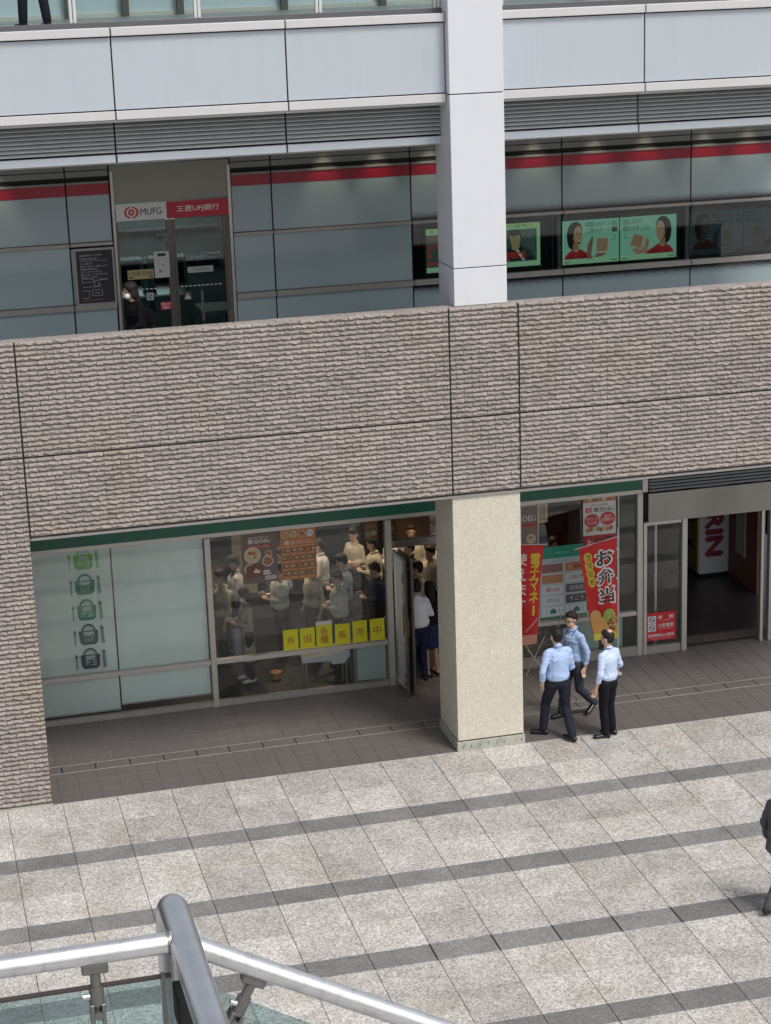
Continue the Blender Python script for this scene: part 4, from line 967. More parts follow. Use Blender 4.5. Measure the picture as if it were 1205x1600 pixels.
p.text('手づくりお弁当', .25, .82, .75, .86, (.1,.1,.1), .01); p.text('屋台DELi', .32, .71, .95, .80, (.05,.05,.05), .01); p.rect(.08,.71,.26,.80,(.5,.05,.05)); p.text('弁', .12,.725,.22,.79,(.7,.7,.7),.01)
p.ell(.27,.55,.23,.13,(.50,.05,.05)); p.text('ボリューム', .10,.56,.44,.61,(.7,.65,.65),.02); p.text('たっぷり', .13,.48,.41,.54,(.7,.65,.65),.02)
p.ell(.75,.57,.23,.13,(.50,.05,.05)); p.text('毎日', .65,.60,.85,.64,(.7,.65,.65),.02); p.text('日替わり', .58,.52,.92,.585,(.7,.65,.65),.02)
for k in range(8): p.ell(.15+.1*k, .37+.02*(k%2), .07, .045, FOOD[(k*5) % 6], 8)
p.rect(0, 0, 1, .27, (.38,.02,.03)); p.text('500円', .35, .06, .85, .22, (.03,.01,.01), .03); p.text('均一', .12, .08, .3, .2, (.65,.6,.6), .02); p.build('print', r)

# menu board of restaurant names in the right window
r, p = signboard('menu_board', 2.32, 3.14, .815, 2.07, YG-.012, (.46,.57,.58), 'pale restaurant directory poster with a green header in the right shop window', 'poster', thick=.004)
p.rect(0, .84, 1, 1, (.02,.30,.20)); p.text('東京ごはん', .35, .89, .65, .93, (.30,.5,.42), .01); p.rect(0,0,1,.03,(.01,.18,.11)); p.text('グルメレストラン街', .28,.79,.62,.815,(.25,.3,.3),.01)
cells = [((.30,.14,.13),(.30,.14,.13),''), ((.50,.22,.12),(.55,.3,.2),'やまなか'), ((.62,.66,.68),(.5,.1,.1),'長崎ちゃんぽん'), ((.62,.66,.68),(.05,.08,.2),'いかしんた'), ((.62,.66,.68),(.02,.2,.15),'basket'),
         ((.50,.22,.10),(.60,.32,.18),''), ((.62,.66,.68),(.05,.05,.05),'いわいや'), ((.14,.14,.15),(.5,.5,.5),'登美家'), ((.10,.10,.11),(.6,.6,.58),'うこう'), ((.62,.66,.68),(.02,.2,.15),'basket')]
for k, (bgc, ink, t) in enumerate(cells):
    i, j = k//5, k % 5; x_ = .05+.50*i; y_ = .645-.148*j; p.rect(x_, y_, x_+.44, y_+.115, bgc)
    if t == 'basket': p.poly([(x_+.15,y_+.06),(x_+.31,y_+.06),(x_+.29,y_+.02),(x_+.17,y_+.02)], ink); p.ell(x_+.23,y_+.06,.05,.03,ink,12); p.rect(x_+.08,y_+.02,x_+.09,y_+.09,ink); p.rect(x_+.36,y_+.02,x_+.37,y_+.09,ink)
    elif t: p.text(t, x_+.08, y_+.03, x_+.38, y_+.09, ink, .02)
    elif i: p.ell(x_+.1, y_+.057, .05, .035, ink, 10); p.rect(x_+.18, y_+.04, x_+.38, y_+.075, (.30,.10,.04))
p.build('print', r)

# yellow cards: 弁 当 各種 販 売 中
YEL = (.62, .60, .015)
for t, x0, x1, z0, z1, lb in (('弁', -2.03, -1.785, .80, 1.15, 'leftmost'), ('当', -1.755, -1.51, .80, 1.15, 'second from the left'), ('各\n種', -1.485, -1.222, .79, 1.21, 'tallest'), ('販', -1.175, -.925, .80, 1.15, 'fourth from the left'), ('売', -.88, -.64, .80, 1.17, 'fifth from the left'), ('中', -.59, -.345, .80, 1.17, 'rightmost')):
    r, p = signboard('yellow_card', x0, x1, z0, z1, YG-.012, YEL, 'yellow paper card with red %s, %s of the six in the shop window' % (t.replace('\n', ''), lb), 'paper sign', 'yellow paper cards along the shop window', thick=.003)
    c = (.42,.06,.02)
    if '\n' in t: p.text('各', .24, .50, .76, .80, c, .012); p.text('種', .24, .14, .76, .46, c, .012); p.rect(0, .90, 1, 1.06, (.55,.58,.50))
    else: p.text(t, .24, .28, .76, .66, c, .012)
    p.build('lettering', r)
# things low inside the window
t = empty('pale_cabinet', (-.56, 3.4, 0), 'pale green cabinet side low in the shop window beside the doors', 'cabinet'); boxo('cabinet_panel', -.80, -.32, 3.16, 3.20, .10, .70, PALE, t); boxo('cabinet_side', -.86, -.80, 3.16, 3.5, .02, .70, HEAD, t)
t = empty('low_stand', (-1.3, 3.35, 0), 'low stand draped with a white cloth under the yellow cards', 'stand'); mb = MB(); mb.add([(-1.72,3.16,.56),(-.92,3.16,.66),(-.90,3.45,.70),(-1.7,3.45,.66),(-1.72,3.15,.52),(-1.25,3.15,.50),(-1.22,3.15,.44),(-1.02,3.15,.44),(-.92,3.15,.56)], [(0,1,2,3),(0,4,5,6,7,8,1)], pmat('white_cloth', (.55,.58,.60), .9)); mb.build('cloth', t)
for a, b in ((-1.65,3.2),(-.98,3.2),(-1.65,3.5),(-.98,3.5)): boxo('leg', a-.012, a+.012, b-.012, b+.012, 0, .56, HEAD, t)
t = empty('orange_tub', (-2.02, 3.95, 0), 'small orange tub on the shop floor below the posters', 'tub'); mb = MB(); mb.tube([(-2.02,3.95,.0),(-2.02,3.95,.13)], .075, pmat('orange_plastic', (.42,.16,.04), .5), 14, r2=.10); mb.build('tub_body', t)
for k, (a, b) in enumerate(((2.95, 3.40), (3.50, 3.82))):
    t = empty('display_plinth', ((a+b)/2, 3.4, 0), ['wide pale display plinth low in the right shop window', 'narrow pale display plinth at the right end of the shop window'][k], 'plinth'); boxo('plinth_front', a, b, 3.2, 3.24, .0, .68, PALE, t); boxo('plinth_top', a-.02, b+.02, 3.18, 3.6, .68, .70, PALE, t)
t = empty('picture_frame', (3.25, 6.3, 1.7), 'small square picture frame behind the clerk in the right window', 'picture frame'); mb = MB(); mb.box(3.0, 3.55, 6.3, 6.33, 1.5, 2.02, flat((.45,.38,.22))); mb.box(3.05, 3.5, 6.29, 6.302, 1.55, 1.97, flat((.20,.20,.20))); mb.build('frame', t)

# folded glass door leaves beside the mullion
for k, (x0, tilt) in enumerate(((-.165, .03), (-.085, .07))):
    t = empty('folding_door_leaf', (x0, 3.0, 0), ['open glass door leaf folded nearest the shop window', 'second open glass door leaf, with an orange sticker, folded beside the queue'][k], 'door leaf', 'folded glass door leaves')
    A = Vector((x0, 3.02, 0)); B = Vector((x0+tilt, 2.42+.03*k, 0)); d = (B-A).normalized(); n = Vector((d.y, -d.x, 0))
    def bar(name, s0, s1, z0, z1, w_, m):
        q0 = A+d*s0; q1 = A+d*s1; V = []
        for z in (z0, z1):
            for (q, sg) in ((q0, -1), (q1, -1), (q1, 1), (q0, 1)): V.append((q+n*w_*sg)[:2] + (z,))
        mb = MB(); mb.add(V, [(0,3,2,1),(4,5,6,7),(0,1,5,4),(1,2,6,5),(2,3,7,6),(3,0,4,7)], m); return mb.build(name, t)
    Ld = (B-A).length
    bar('door_stile', 0, .06, .02, 2.33, .02, STEEL); bar('door_stile', Ld-.06, Ld, .02, 2.33, .02, STEEL); bar('door_rail', .06, Ld-.06, 2.27, 2.33, .018, STEEL); bar('door_rail', .06, Ld-.06, .02, .12, .018, STEEL); bar('door_glass', .06, Ld-.06, .12, 2.27, .004, GLASS)
    if k: q = bar('door_sticker', .15, .40, .95, 1.25, .006, flat((.50,.16,.05)))

# ------------------------------------------------------------------ mall entrance on the right
CAN = pmat('canopy_steel', (.25, .25, .235), .33, .75, var=.35, vscale=.8)  # light and dark reflections of the sheet are put into its colour as broad noise
mall = empty('mall_entrance', (5.3, YG, 0), 'open mall entrance under a curved-sheen steel panel at the right', 'entrance')
boxo('canopy_panel', 4.20, 6.6, YG-.10, YG-.04, 2.335, 2.83, CAN, mall); boxo('canopy_panel', 6.605, 9, YG-.10, YG-.04, 2.335, 2.83, CAN, mall)
for k in range(5): boxo('louvre_blade', 4.22, 9, YG-.09+.004*k, YG-.04, 2.86+.055*k, 2.895+.055*k, pmat('louvre_dark', (.16,.185,.20), .5), mall)
boxo('louvre_frame', 4.10, 9, YG-.10, YG-.05, 3.125, 3.20, pmat('louvre_dark', (.16,.185,.20), .5), mall); boxo('louvre_backing', 4.2, 9, YG-.03, YG, 2.85, 3.12, DARK, mall)
for a, b in ((4.125, 4.185), (4.815, 4.905), (6.245, 6.30), (6.40, 6.47)): boxo('door_post', a, b, YG-.08, YG+.04, 0, 2.333, ALU, mall, .003)
boxo('side_glass', 4.19, 4.81, YG-.01, YG, .14, 2.27, GLASS, mall); boxo('side_sill', 4.19, 4.81, YG-.05, YG+.04, .0, .13, ALUD, mall); boxo('side_head', 4.19, 4.81, YG-.05, YG+.04, 2.27, 2.333, ALU, mall)
boxo('parked_door', 4.40, 4.44, YG+.12, YG+.15, .1, 2.3, ALU, mall); boxo('edge_glass', 6.47, 8.5, YG-.01, YG, .1, 2.3, GLASS, mall)
mf = boxo('mall_floor', 4.2, 9, YG+.04, 14, -.2, -.002, pmat('mall_floor_tile', (.045,.038,.04), .35, var=.15, vscale=1.5)); tag(mf, kind='structure')
for j in range(9):
    for i in range(4): boxo('mall_tile', 4.93+.45*i, 5.36+.45*i, 3.20+.45*j, 3.62+.45*j, -.005, .002, pmat('mall_floor_tile', (.045,.038,.04), .35), mf)
mt = boxo('entrance_mat', 4.95, 6.6, 3.28, 3.62, .003, .012, pmat('mat_brown', (.11,.085,.065), .95, fine=.3, fscale=60)); tag(mt, 'brown door mat just inside the mall entrance', 'door mat')
mw = empty('mall_passage', (6, 10, 0), 'dark passage walls behind the mall entrance', 'passage')
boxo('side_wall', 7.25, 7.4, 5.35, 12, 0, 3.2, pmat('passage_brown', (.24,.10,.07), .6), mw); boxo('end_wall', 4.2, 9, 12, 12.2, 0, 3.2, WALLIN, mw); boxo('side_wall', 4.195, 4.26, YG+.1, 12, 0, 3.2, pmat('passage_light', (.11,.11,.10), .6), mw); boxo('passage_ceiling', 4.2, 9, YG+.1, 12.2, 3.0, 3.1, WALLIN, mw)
r = empty('wall_notice', (7.24, 5.6, 1.0), 'white framed notice on the brown passage wall', 'notice'); boxo('notice_sheet', 7.225, 7.245, 5.85, 6.25, .55, 1.95, flat((.50,.47,.44)), r); boxo('notice_band', 7.22, 7.225, 5.87, 6.23, 1.80, 1.92, flat((.35,.04,.04)), r)
vm_ = empty('vending_machine', (6.95, 7.0, 0), 'tall white vending machine with huge red side lettering inside the mall entrance', 'vending machine')
boxo('machine_body', 6.64, 7.24, 6.60, 7.40, .06, 2.3, flat((.50,.52,.54)), vm_, .01); boxo('machine_foot', 6.68, 7.20, 6.65, 7.35, 0, .06, DARK, vm_)
boxo('machine_front', 6.615, 6.64, 6.62, 7.38, .10, 2.28, flat((.42,.30,.12)), vm_)
fn = lambda u, v, l: (6.78+.32*u, 6.599-l, .42+1.30*v); p = Print(fn, .32/1.30); p.text('KIRIN', .0, .0, 1., 1., (.22,.012,.03), .03, rot=1); p.build('side_lettering', vm_)
fn = lambda u, v, l: (6.614-l, 7.36-.72*u, .15+2.1*v); p = Print(fn, .34)
for (a, b, c, d) in ((.1,.86,.9,.96),(.1,.66,.5,.74),(.55,.60,.9,.70),(.1,.40,.55,.52),(.6,.42,.8,.48),(.15,.18,.7,.24)): p.rect(a, b, c, d, (.06,.02,.02))
p.text('KIRIN', .1, .76, .9, .83, (.22,.02,.03), .03); p.build('front_print', vm_)
mb = MB(); mb.box(6.92, 7.0, 6.585, 6.60, .42, .45, DARK); mb.build('lock', vm_)
# no smoking sign
r, p = signboard('red_warning_sign', 4.195, 4.725, .215, .715, YG-.025, (.50,.015,.02), 'red no smoking sign low on the side glass of the mall entrance', 'sign', thick=.006)
WH = (.62,.62,.64)
for v in (.62, .34):
    p.rect(.06, v, .33, v+.26, WH); p.ell(.195, v+.13, .105, .105, (.03,.03,.10)); p.ell(.195, v+.13, .082, .082, WH); p.rect(.13, v+.115, .26, v+.14, (.03,.03,.05)); p.line([(.13, v+.19), (.26, v+.07)], .022, (.03,.03,.10))
p.text('禁', .40, .76, .54, .88, WH, .02); p.text('煙', .76, .76, .92, .88, WH, .02); p.text('NO SMOKING', .48, .69, .84, .72, WH); p.text('火気厳禁', .40, .46, .92, .60, WH, .02); p.text('NO OPEN FLAMES', .42, .39, .90, .42, WH); p.text('危険物持込み厳禁', .06, .13, .94, .25, WH, .02); p.text('NO DANGEROUS GOODS', .15, .06, .85, .09, WH); p.build('lettering', r)

# ------------------------------------------------------------------ banner flags
def banner(name, tl, tr, bl_, br, y, label, rib):
    root = empty(name, ((bl_[0]+br[0])/2, y, 0), label, 'banner')
    def fn(u, v, l):
        x0 = bl_[0]+(tl[0]-bl_[0])*v; x1 = br[0]+(tr[0]-br[0])*v; z0 = bl_[1]+(br[1]-bl_[1])*u; z1 = tl[1]+(tr[1]-tl[1])*u
        return (x0+(x1-x0)*u, y + .045*math.sin(5.*u+2.5*v)*(1.1-.7*v) + .014*math.sin(9*v+2*u) - l*1.6, z0+(z1-z0)*v)
    mb = MB(); n, m = 14, 24; V = [fn(i/n, j/m, 0) for j in range(m+1) for i in range(n+1)]; F = [(j*(n+1)+i, j*(n+1)+i+1, (j+1)*(n+1)+i+1, (j+1)*(n+1)+i) for j in range(m) for i in range(n)]
    mb.add(V, F, pmat('banner_red', (.52,.018,.018), .7, var=.05), True); V2 = [(a, b+.003, c) for a, b, c in V]; mb.add(V2, [f[::-1] for f in F], pmat('banner_red', (.52,.018,.018), .7), True); mb.build('cloth', root)
    return root, fn
r, fn = banner('banner_flag', (1.58, 2.40), (2.18, 2.33), (1.55, .66), (2.02, .68), 2.40, 'red banner with yellow lettering, half hidden behind the cream column', 0)
p = Print(fn, .33); YL = (.62,.48,.03); Wb = (.65,.62,.62)
for k, t in enumerate('電子マネー'):
    v = .80-.125*k
    if t == 'ー': p.rect(.76, v-.0, .83, v+.10, YL)
    else: p.text(t, .64, v, .93, v+.115, YL, .035)
for k, t in enumerate('使えます'): p.text(t, .26, .80-.15*k, .52, .92-.15*k, Wb, .03)
p.rect(0, 0, 1, .10, (.50,.22,.16)); 
for k in range(7): p.rect(.6+.05*k, .12+.02*k, .62+.05*k, .15+.02*k, Wb)
p.build('print', r)
mb = MB(); mb.tube([(1.50, 2.42, .05), (1.50, 2.42, 2.45)], .011, WHITE2, 8); mb.tube([(1.48, 2.40, 2.41), (2.22, 2.385, 2.345)], .008, WHITE2, 8); mb.build('pole', r)
mb = MB(); mb.ball((1.50, 2.42, .04), .10, .10, .04, pmat('banner_base', (.10,.16,.30), .5), 16, 6); mb.build('base', r)
r, fn = banner('banner_flag', (2.70, 2.29), (3.345, 2.40), (2.955, .68), (3.35, .70), 2.20, 'red banner with black and white lettering and food pictures before the right window', 0)
p = Print(fn, .30)
for k, t in enumerate('店頭販売'): v = .865-.085*k; p.ell(.20+.01*k, v, .115, .056, (.55,.46,.04)); p.text(t, .14+.01*k, v-.032, .27+.01*k, v+.032, (.25,.05,.02), .03)
for k, (t, v) in enumerate((('お', .76), ('弁', .57), ('当', .38))):
    p.text(t, .39, v-.01, .90, v+.155, Wb, .10); p.text(t, .42, v, .87, v+.145, (.03,.012,.015), .035)
p.poly([(.03,.0),(1,.0),(1,.20),(.8,.25),(.5,.22),(.2,.26),(.0,.22)], (.50,.26,.06)); p.ell(.68,.24,.20,.075,(.30,.42,.10)); p.ell(.22,.24,.2,.07,(.55,.33,.10)); p.ell(.80,.15,.19,.065,(.22,.05,.03)); p.poly([(.05,.06),(.02,.16),(.45,.17),(.50,.08)], (.62,.58,.52)); p.ell(.25,.115,.1,.03,(.55,.28,.18)); p.rect(0,0,1,.065,(.52,.46,.05)); p.text('おいしい', .2,.01,.9,.055,(.35,.30,.02),.02)
for k in range(12): p.ell(.55+.04*k*.9, .12+.02*(k%3), .035, .015, FOOD[k % 6], 7)
p.build('print', r)
mb = MB(); mb.tube([(3.375, 2.22, .05), (3.372, 2.22, 2.55)], .011, WHITE2, 8); mb.tube([(2.62, 2.18, 2.27), (3.39, 2.20, 2.415)], .008, WHITE2, 8); mb.build('pole', r)
for z in (2.2, 1.7, 1.2, .75): boxo('cloth_loop', 3.335, 3.385, 2.195, 2.235, z-.015, z+.015, Wb and WHITE2, r)
mb = MB(); mb.ball((3.375, 2.22, .04), .07, .07, .04, pmat('banner_base2', (.40,.42,.42), .5), 16, 6); mb.build('base', r)
# easel with a framed sheet behind the column
t = empty('easel_stand', (2.03, 2.9, 0), 'black framed sheet on a thin crossed-leg stand beside the cream column', 'easel')
mb = MB(); mb.box(1.76, 2.02, 2.62, 2.64, .95, 1.42, flat((.012,.012,.012))); mb.box(1.79, 1.99, 2.612, 2.621, .98, 1.39, flat((.55,.55,.56))); mb.build('board', t)
fn2, a2 = sheet(1.79, 1.99, .98, 1.39, 2.611); p = Print(fn2, a2); p.text('%', .3, .4, .9, .8, (.5,.02,.1), .03); p.build('print', t)
mb = MB(); mb.tube([(1.95, 2.72, .0), (2.30, 2.80, .62)], .009, ALU, 8); mb.tube([(2.28, 2.72, .0), (1.90, 2.80, .62)], .009, ALU, 8); mb.build('crossed_legs', t)
mb = MB(); mb.tube([(2.32, 2.75, .0), (2.62, 2.85, .95)], .009, ALU, 8); mb.build('back_leg', t)
t = empty('folded_bicycle', (2.3, 2.95, 0), 'small bicycle wheel low behind the glass beside the cream column', 'bicycle')
mb = MB(); c_ = (2.42, 3.35, .26); pts = [(c_[0]+.24*math.cos(a), c_[1], c_[2]+.24*math.sin(a)) for a in [2*math.pi*k/24 for k in range(25)]]; mb.tube(pts, .012, HEAD, 8); mb.build('wheel', t)
mb = MB(); mb.tube([(2.42,3.35,.26),(2.75,3.35,.5),(2.6,3.35,.8)], .013, HEAD, 8); mb.tube([(2.42,3.35,.26),(2.6,3.35,.8),(2.1,3.35,.75)], .013, HEAD, 8); mb.build('frame', t)
mb = MB()
for k in range(12):
    a = 2*math.pi*k/12; mb.tube([c_, (c_[0]+.23*math.cos(a), c_[1], c_[2]+.23*math.sin(a))], .003, ALU, 5)
mb.build('spokes', t)

# ------------------------------------------------------------------ handrails in the foreground
ZR = 9.976; YR = -23.436; XP = -7.16
hr = empty('stair_handrail', (XP, YR, 8.8), 'brushed steel handrails meeting at a thick bent corner post in the foreground', 'handrail')
mb = MB(); mb.tube([(-9.2, YR, ZR), (XP-.01, YR, ZR)], .0215, RAILM, 32); mb.build('level_rail', hr)
dx = .467; dz = .255
mb = MB(); mb.tube([(XP+.012, YR, ZR-.012), (XP+.012+dx*5, YR, ZR-.012-dz*5)], .0215, RAILM, 32); mb.build('sloping_rail', hr)
pts = [(XP, YR+.205, 8.55), (XP, YR+.205, ZR-.085)]
for k in range(1, 13): a = math.pi/2*k/12; pts.append((XP, YR+.205-.085*(1-math.cos(a)), ZR-.085+.085*math.sin(a)))
pts += [(XP, YR-.25, ZR), (XP+.004, -25.6, ZR)]
mb = MB(); mb.tube(pts, .031, pmat('corner_post_steel', (.66,.68,.70), .34, .9, var=.12, vscale=14), 40); mb.build('corner_post', hr)
mb = MB(); mb.tube([(XP-.034, YR, ZR), (XP-.028, YR, ZR)], .0240, RAILD, 24); mb.build('weld_ring', hr)
def bracket(x, z, slope):
    ca, sa = math.cos(slope), math.sin(slope)
    def tr(px, py, pz): return (x + px*ca + pz*sa*-1*-1*0 + pz*sa, YR+py, z - px*sa + pz*ca) if slope else (x+px, YR+py, z+pz)
    o = MB(); o.box(-.026, .026, -.012, .012, -.040, -.018, RAILD, .003); o.v = [tr(*v) for v in o.v]; b0 = o.build('bracket', hr)
    o = MB(); o.tube([tr(0, 0, -.038), tr(0, 0, -.075)], .0105, RAILD, 16); o.tube([tr(0, 0, -.070), tr(0, 0, -.108)], .0145, RAILD, 16); o.build('bracket_stem', b0)
    o = MB()
    for s_ in (-1, 1): o.box(.011*s_-.004, .011*s_+.004, -.016, .016, -.150, -.104, RAILD, .001)
    o.tube([(0, -.018, -.128), (0, .018, -.128)], .009, RAILD, 12); o.tube([(-.028, -.01, -.085), (-.014, -.01, -.085)], .006, RAILM, 10); o.v = [tr(*v) for v in o.v]; o.build('glass_clamp', b0)
bracket(-7.338, ZR, 0); bracket(-8.2, ZR, 0); sl_ = math.atan2(dz, dx); bracket(-7.012, ZR-.008-dz*(.148-.012)/dx, sl_); bracket(-6.3, ZR-.012-dz*(.86-.012)/dx, sl_)
g1 = MB(); g1.box(-9.2, XP-.03, YR-.005, YR+.005, 8.95, 9.905, GLASSR); g1.build('glass_panel', hr)
g2 = MB(); xa, xb = -7.105, -5.2; za = 9.858; k_ = .585
g2.add([(xa, YR-.005, za-.95), (xb, YR-.005, za-.95-(xb-xa)*k_), (xb, YR-.005, za-(xb-xa)*k_), (xa, YR-.005, za), (xa, YR+.005, za-.95), (xb, YR+.005, za-.95-(xb-xa)*k_), (xb, YR+.005, za-(xb-xa)*k_), (xa, YR+.005, za)],
       [(0,1,2,3), (7,6,5,4), (3,2,6,7), (0,4,5,1), (0,3,7,4), (1,5,6,2)], GLASSR); g2.build('glass_panel', hr)
g3 = MB(); g3.box(-9.2, XP-.030, YR-.006, YR+.006, 9.903, 9.908, pmat('seal_brown', (.06,.045,.04), .6)); g3.box(XP-.050, XP-.042, YR-.008, YR+.008, 8.95, 9.91, RAILD); g3.build('glass_edge_trim', hr)
boxo('rubber_block', XP-.024, XP+.03, YR-.03, YR+.06, 9.79, 9.86, DARK, hr, .004)
ld = empty('stair_landing', (-8.5, -25.2, 8.6), 'grey landing slab under the foreground handrail', 'landing')
boxo('landing_slab', -11.5, -7.0, -26.6, -23.25, 8.72, 8.90, pmat('landing_grey', (.30,.30,.30), .8), ld)
boxo('landing_pier', -10.8, -10.3, -26.2, -25.7, -.01, 8.72, pmat('landing_grey', (.30,.30,.30), .8), ld); boxo('landing_pier', -8.0, -7.5, -26.2, -25.7, -.01, 8.72, pmat('landing_grey', (.30,.30,.30), .8), ld)
for k in range(14): boxo('stair_step', -7.0+.30*k, -6.69+.30*k, -26.4, -23.25, 8.72-.16*(k+1), 8.90-.16*(k+1), pmat('landing_grey', (.30,.30,.30), .8), ld)

# ------------------------------------------------------------------ people outside
BLUE = cloth('shirt_blue', (.40, .52, .78)); BLUE2 = cloth('shirt_pale_blue', (.52, .62, .82)); BLUE3 = cloth('shirt_mid_blue', (.34, .46, .70)); NAVY = cloth('trousers_navy', (.020, .021, .034)); CHAR = cloth('trousers_charcoal', (.045, .048, .062)); BLK = cloth('trousers_black', (.010, .010, .014))
SHOE = pmat('shoe_leather', (.010,.010,.012), .3, var=.1, vscale=30); LAN = flat((.02,.05,.22))
V3 = lambda *a: a
# A: back to the viewer, mid-stride, head turned left
person((1.60, .06, 0), math.radians(4), 1.745, 'man in blue shirt seen from behind, stepping with feet apart beside the cream column',
       dict(pel=(0,0,.92), hipL=(-.09,.01,.89), hipR=(.09,-.01,.89), knL=(-.13,.17,.50), anL=(-.16,.20,.085), knR=(.12,.0,.475), anR=(.125,-.23,.10),
            shL=(-.175,-.01,1.352), elL=(-.265,-.06,1.09), wrL=(-.245,.02,.85), haL=(-.21,.08,.785), elR=(.23,.02,1.08), wrR=(.17,.20,.98), haR=(.12,.27,.97), head=(-.01,.04,1.57)),
       BLUE, NAVY, SHOE, hq=True, headturn=.25, nod=-.15, build=1.06, glasses=True, lanyard=LAN, skin=SKIN2, toes={'L': (-.85,.5,0), 'R': (-.35,.93,0), 'Rz': -.06})
# B: between the two, seen from his left-front, walking left, looking down-left and laughing
person((2.12, .80, 0), math.radians(112), 1.72, 'smiling man with glasses in blue shirt walking left between two colleagues',
       dict(pel=(0,0,.90), hipL=(-.085,.0,.88), hipR=(.085,.0,.88), knL=(-.10,-.02,.47), anL=(-.11,-.30,.19), knR=(.10,.10,.49), anR=(.10,.18,.085),
            elL=(-.235,-.07,1.09), wrL=(-.225,-.02,.86), haL=(-.215,.01,.77), elR=(.22,.03,1.09), wrR=(.16,.2,1.02), haR=(.11,.26,1.05)),
       BLUE3, CHAR, SHOE, hq=True, build=.95, headturn=.15, nod=.12, lean=.06, glasses=True, lanyard=LAN, skin=SKIN2, toes={'L': (-.1,.75,0), 'Lz': -.135, 'Lh': 1})
# C: balding man, back to the viewer, facing up-left
person((2.33, -.14, 0), math.radians(32), 1.69, 'balding man in pale blue shirt standing with his back turned, right of the group',
       dict(hipL=(-.085,0,.89), hipR=(.085,0,.89), knL=(-.075,.03,.49), anL=(-.075,-.01,.085), knR=(.09,.04,.49), anR=(.10,.0,.085),
            elL=(-.25,-.05,1.08), wrL=(-.255,.03,.85), haL=(-.25,.06,.76), elR=(.26,-.03,1.10), wrR=(.25,.20,1.10), haR=(.21,.29,1.12)),
       BLUE2, BLK, SHOE, hq=True, hair='bald', build=.98, headturn=.35, nod=.02, lanyard=LAN, skin=SKIN2, toes={'L': (-.75,.6,0), 'R': (-.3,.95,0)})
bgp = empty('paper_bag', (2.52, .10, 1.0), 'small cream packet held by the balding man', 'packet'); mb = MB(); mb.box(2.44, 2.60, .10, .16, 1.02, 1.17, pmat('packet', (.55,.53,.47), .8), .015); mb.build('packet_body', bgp)
# D: man in dark suit cut off by the right edge
SUIT = cloth('suit_charcoal', (.10, .10, .118))
person((2.385, -6.06, 0), math.radians(-78), 1.72, 'man in charcoal suit cut off by the right edge of the plaza', dict(elL=(-.24,-.06,1.09), wrL=(-.25,.0,.86), haL=(-.24,.03,.77), knL=(-.09,.1,.48), anL=(-.10,.16,.085), knR=(.10,-.05,.48), anR=(.1,-.22,.12)),
       SUIT, SUIT, SHOE, hq=True, coat=.80)
# E: woman on the balcony, walking left, white mask, black jacket, bag strap
person((-4.20, 1.30, 5.55), math.radians(104), 1.68, 'woman with white face mask and black jacket walking left along the balcony', dict(elR=(.24,-.13,1.12), wrR=(.23,-.06,.90), haR=(.23,-.02,.82), elL=(-.25,.06,1.13), wrL=(-.20,.27,1.04), haL=(-.17,.34,1.00), knL=(-.09,.12,.48), anL=(-.09,.22,.1)),
       cloth('jacket_black', (.004,.004,.005)), BLK, SHOE, hq=True, hair='long', mask=True, lean=.16, nod=.12, build=1.22, coat=.70)
t = empty('backpack', (-3.95, 1.25, 6.5), 'black backpack on the back of the masked woman on the balcony', 'backpack'); mb = MB(); mb.ball((-4.07, 1.27, 6.66), .11, .14, .20, pmat('bag_black', (.004,.004,.005), .9, spec=.1, bump=.3, bscale=30)); mb.ball((-4.04, 1.17, 6.48), .10, .12, .17, pmat('bag_black', (.004,.004,.005), .9, spec=.1)); mb.build('bag_body', t)
# F: legs on the top storey
person((-5.37, 1.0, 10.80), math.radians(20), 1.72, 'person in dark navy trousers on the top storey, only the legs in view', dict(hipL=(-.10,0,.90), anL=(-.16,.03,.085), knL=(-.14,.03,.49), anR=(.16,-.03,.085), knR=(.13,.02,.49)), cloth('shirt_white', (.55,.55,.53)), cloth('trousers_ink', (.025,.030,.050)), SHOE)

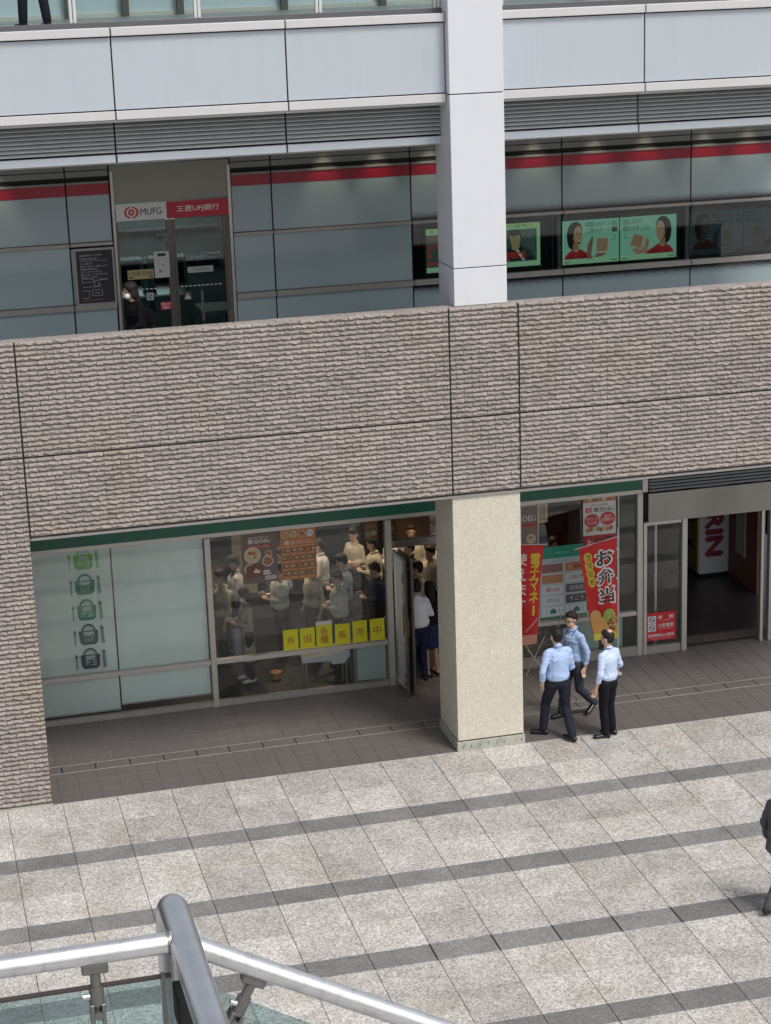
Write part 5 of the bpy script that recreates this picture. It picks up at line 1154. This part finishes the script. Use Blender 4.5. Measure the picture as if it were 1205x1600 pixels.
# ------------------------------------------------------------------ people in the shop
WS = cloth('shirt_white', (.55,.55,.53)); PBL = cloth('shirt_faded_blue', (.34,.40,.50)); GRY = cloth('shirt_grey', (.22,.22,.23)); CRM = cloth('shirt_cream', (.46,.42,.34)); BGE = cloth('cardigan_beige', (.34,.30,.23)); NV = cloth('jacket_navy', (.018,.022,.06)); BK2 = cloth('top_black', (.010,.010,.012))
GQ = 'office workers queuing inside the lunch shop'
PH = dict(elL=(-.24,.02,1.10), wrL=(-.12,.20,1.12), haL=(-.07,.25,1.15), elR=(.24,.02,1.10), wrR=(.12,.22,1.12), haR=(.08,.28,1.15))
Q = [((-2.72,4.80,0), 95, 1.70, CRM, NAVY, 'queuer in cream shirt at the left edge of the clear shop window', {}, 'short'),
     ((-1.72,4.88,0), 85, 1.70, WS, BLK, 'man in white shirt using a phone below the gap between the two posters', PH, 'short'),
     ((-1.18,4.70,0), 112, 1.73, CRM, NAVY, 'man in cream shirt with lanyard standing under the orange menu poster', {}, 'short'),
     ((-.86,4.12,0), 90, 1.70, WS, BLK, 'dark-haired man in white shirt holding a phone, above the yellow cards', PH, 'short'),
     ((-.58,4.98,0), 78, 1.70, PBL, BLK, 'queuer in pale shirt behind the man holding a phone', PH, 'short'),
     ((.0,6.60,0), 125, 1.66, CRM, BLK, 'queuer in cream shirt farthest back near the top of the shop window', PH, 'short'),
     ((.16,5.80,0), 75, 1.70, CRM, BLK, 'warm lit man in cream shirt at the right edge of the shop window', PH, 'short'),
     ((-.13,4.45,0), 90, 1.66, NV, BLK, 'person in navy jacket reading a phone at the right edge of the shop window', PH, 'short'),
     ((.98,6.30,0), 170, 1.70, CRM, BLK, 'queuer in cream shirt seen above the door transom', {}, 'short'),
     ((.70,5.35,0), 100, 1.70, BK2, BLK, 'queuer in black top seen through the open doorway', {}, 'short'),
     ((.98,5.0,0), 120, 1.68, CRM, BLK, 'queuer in cream shirt deep in the open doorway', {}, 'short'),
     ((1.05,4.25,0), 110, 1.66, BK2, BLK, 'queuer in black beside the cream column in the doorway', {}, 'bob'),
     ((.52,4.15,0), 70, 1.70, CRM, BLK, 'queuer in cream shirt in front of the white-shirted man', {}, 'short'),
     ((.22,3.12,0), 10, 1.72, cloth('shirt_bright', (.72,.74,.78)), NV, 'man in white shirt and dark trousers last in the queue at the open doors', dict(elR=(.26,.0,1.10), wrR=(.20,.2,1.08), haR=(.16,.28,1.08)), 'short'),
     ((-2.36,5.5,0), 80, 1.72, WS, BLK, 'tall man in white shirt in the second row behind the brown food poster', PH, 'short'),
     ((-1.45,5.9,0), 100, 1.66, PBL, NAVY, 'queuer in pale blue shirt in the second row behind the orange menu poster', PH, 'short'),
     ((-.75,6.05,0), 70, 1.68, WS, BLK, 'queuer in white shirt near the top of the window right of the orange poster', PH, 'short'),
     ((.60,6.3,0), 60, 1.70, WS, BLK, 'queuer in white shirt far back behind the open doors', PH, 'short'),
     ((1.30,5.6,0), 100, 1.72, WS, BLK, 'queuer in white shirt far back beside the cream column', PH, 'short'),
     ((3.20,4.95,0), 180, 1.62, BK2, BLK, 'clerk with dark hair behind the right shop window', {}, 'bob')]
for k, (l_, rz_, H_, sh_, tr_, lb_, ps_, hr_) in enumerate(Q):
    person(l_, math.radians(rz_), H_, lb_, ps_, sh_, tr_, SHOE, None, hair=hr_, nod=.28 if ps_ is PH else .05, build=[1.18, 1.26, 1.12][k % 3], lanyard=flat((.02,.02,.03)) if sh_ in (CRM, WS) else None)
person((.50, 3.32, 0), math.radians(15), 1.60, 'woman in black top and navy skirt with bare ankles at the open doors', {}, BK2, None, None, hair='long', skirt=cloth('skirt_navy', (.02,.035,.08)))
person((-2.46, 4.02, 0), math.radians(100), 1.60, 'woman with white mask, beige long cardigan and white shoes in the shop window', PH, BGE, BLK, pmat('shoe_white', (.62,.62,.60), .6), hair='bob', mask=True, nod=.3, coat=.42)
tb = empty('shoulder_bag', (-2.62, 3.85, .6), 'pale blue cloth bag hanging beside the woman in the beige cardigan', 'bag')
mb = MB(); mb.box(-2.74, -2.60, 3.72, 3.84, .52, 1.02, pmat('bag_cloth', (.22,.25,.30), .9, bump=.4, bscale=14), .03); mb.build('bag_body', tb); mb = MB(); mb.tube([(-2.67,3.78,1.0),(-2.60,3.86,1.15),(-2.55,3.95,1.10)], .012, pmat('bag_cloth', (.22,.25,.30), .9), 8); mb.build('bag_handle', tb)
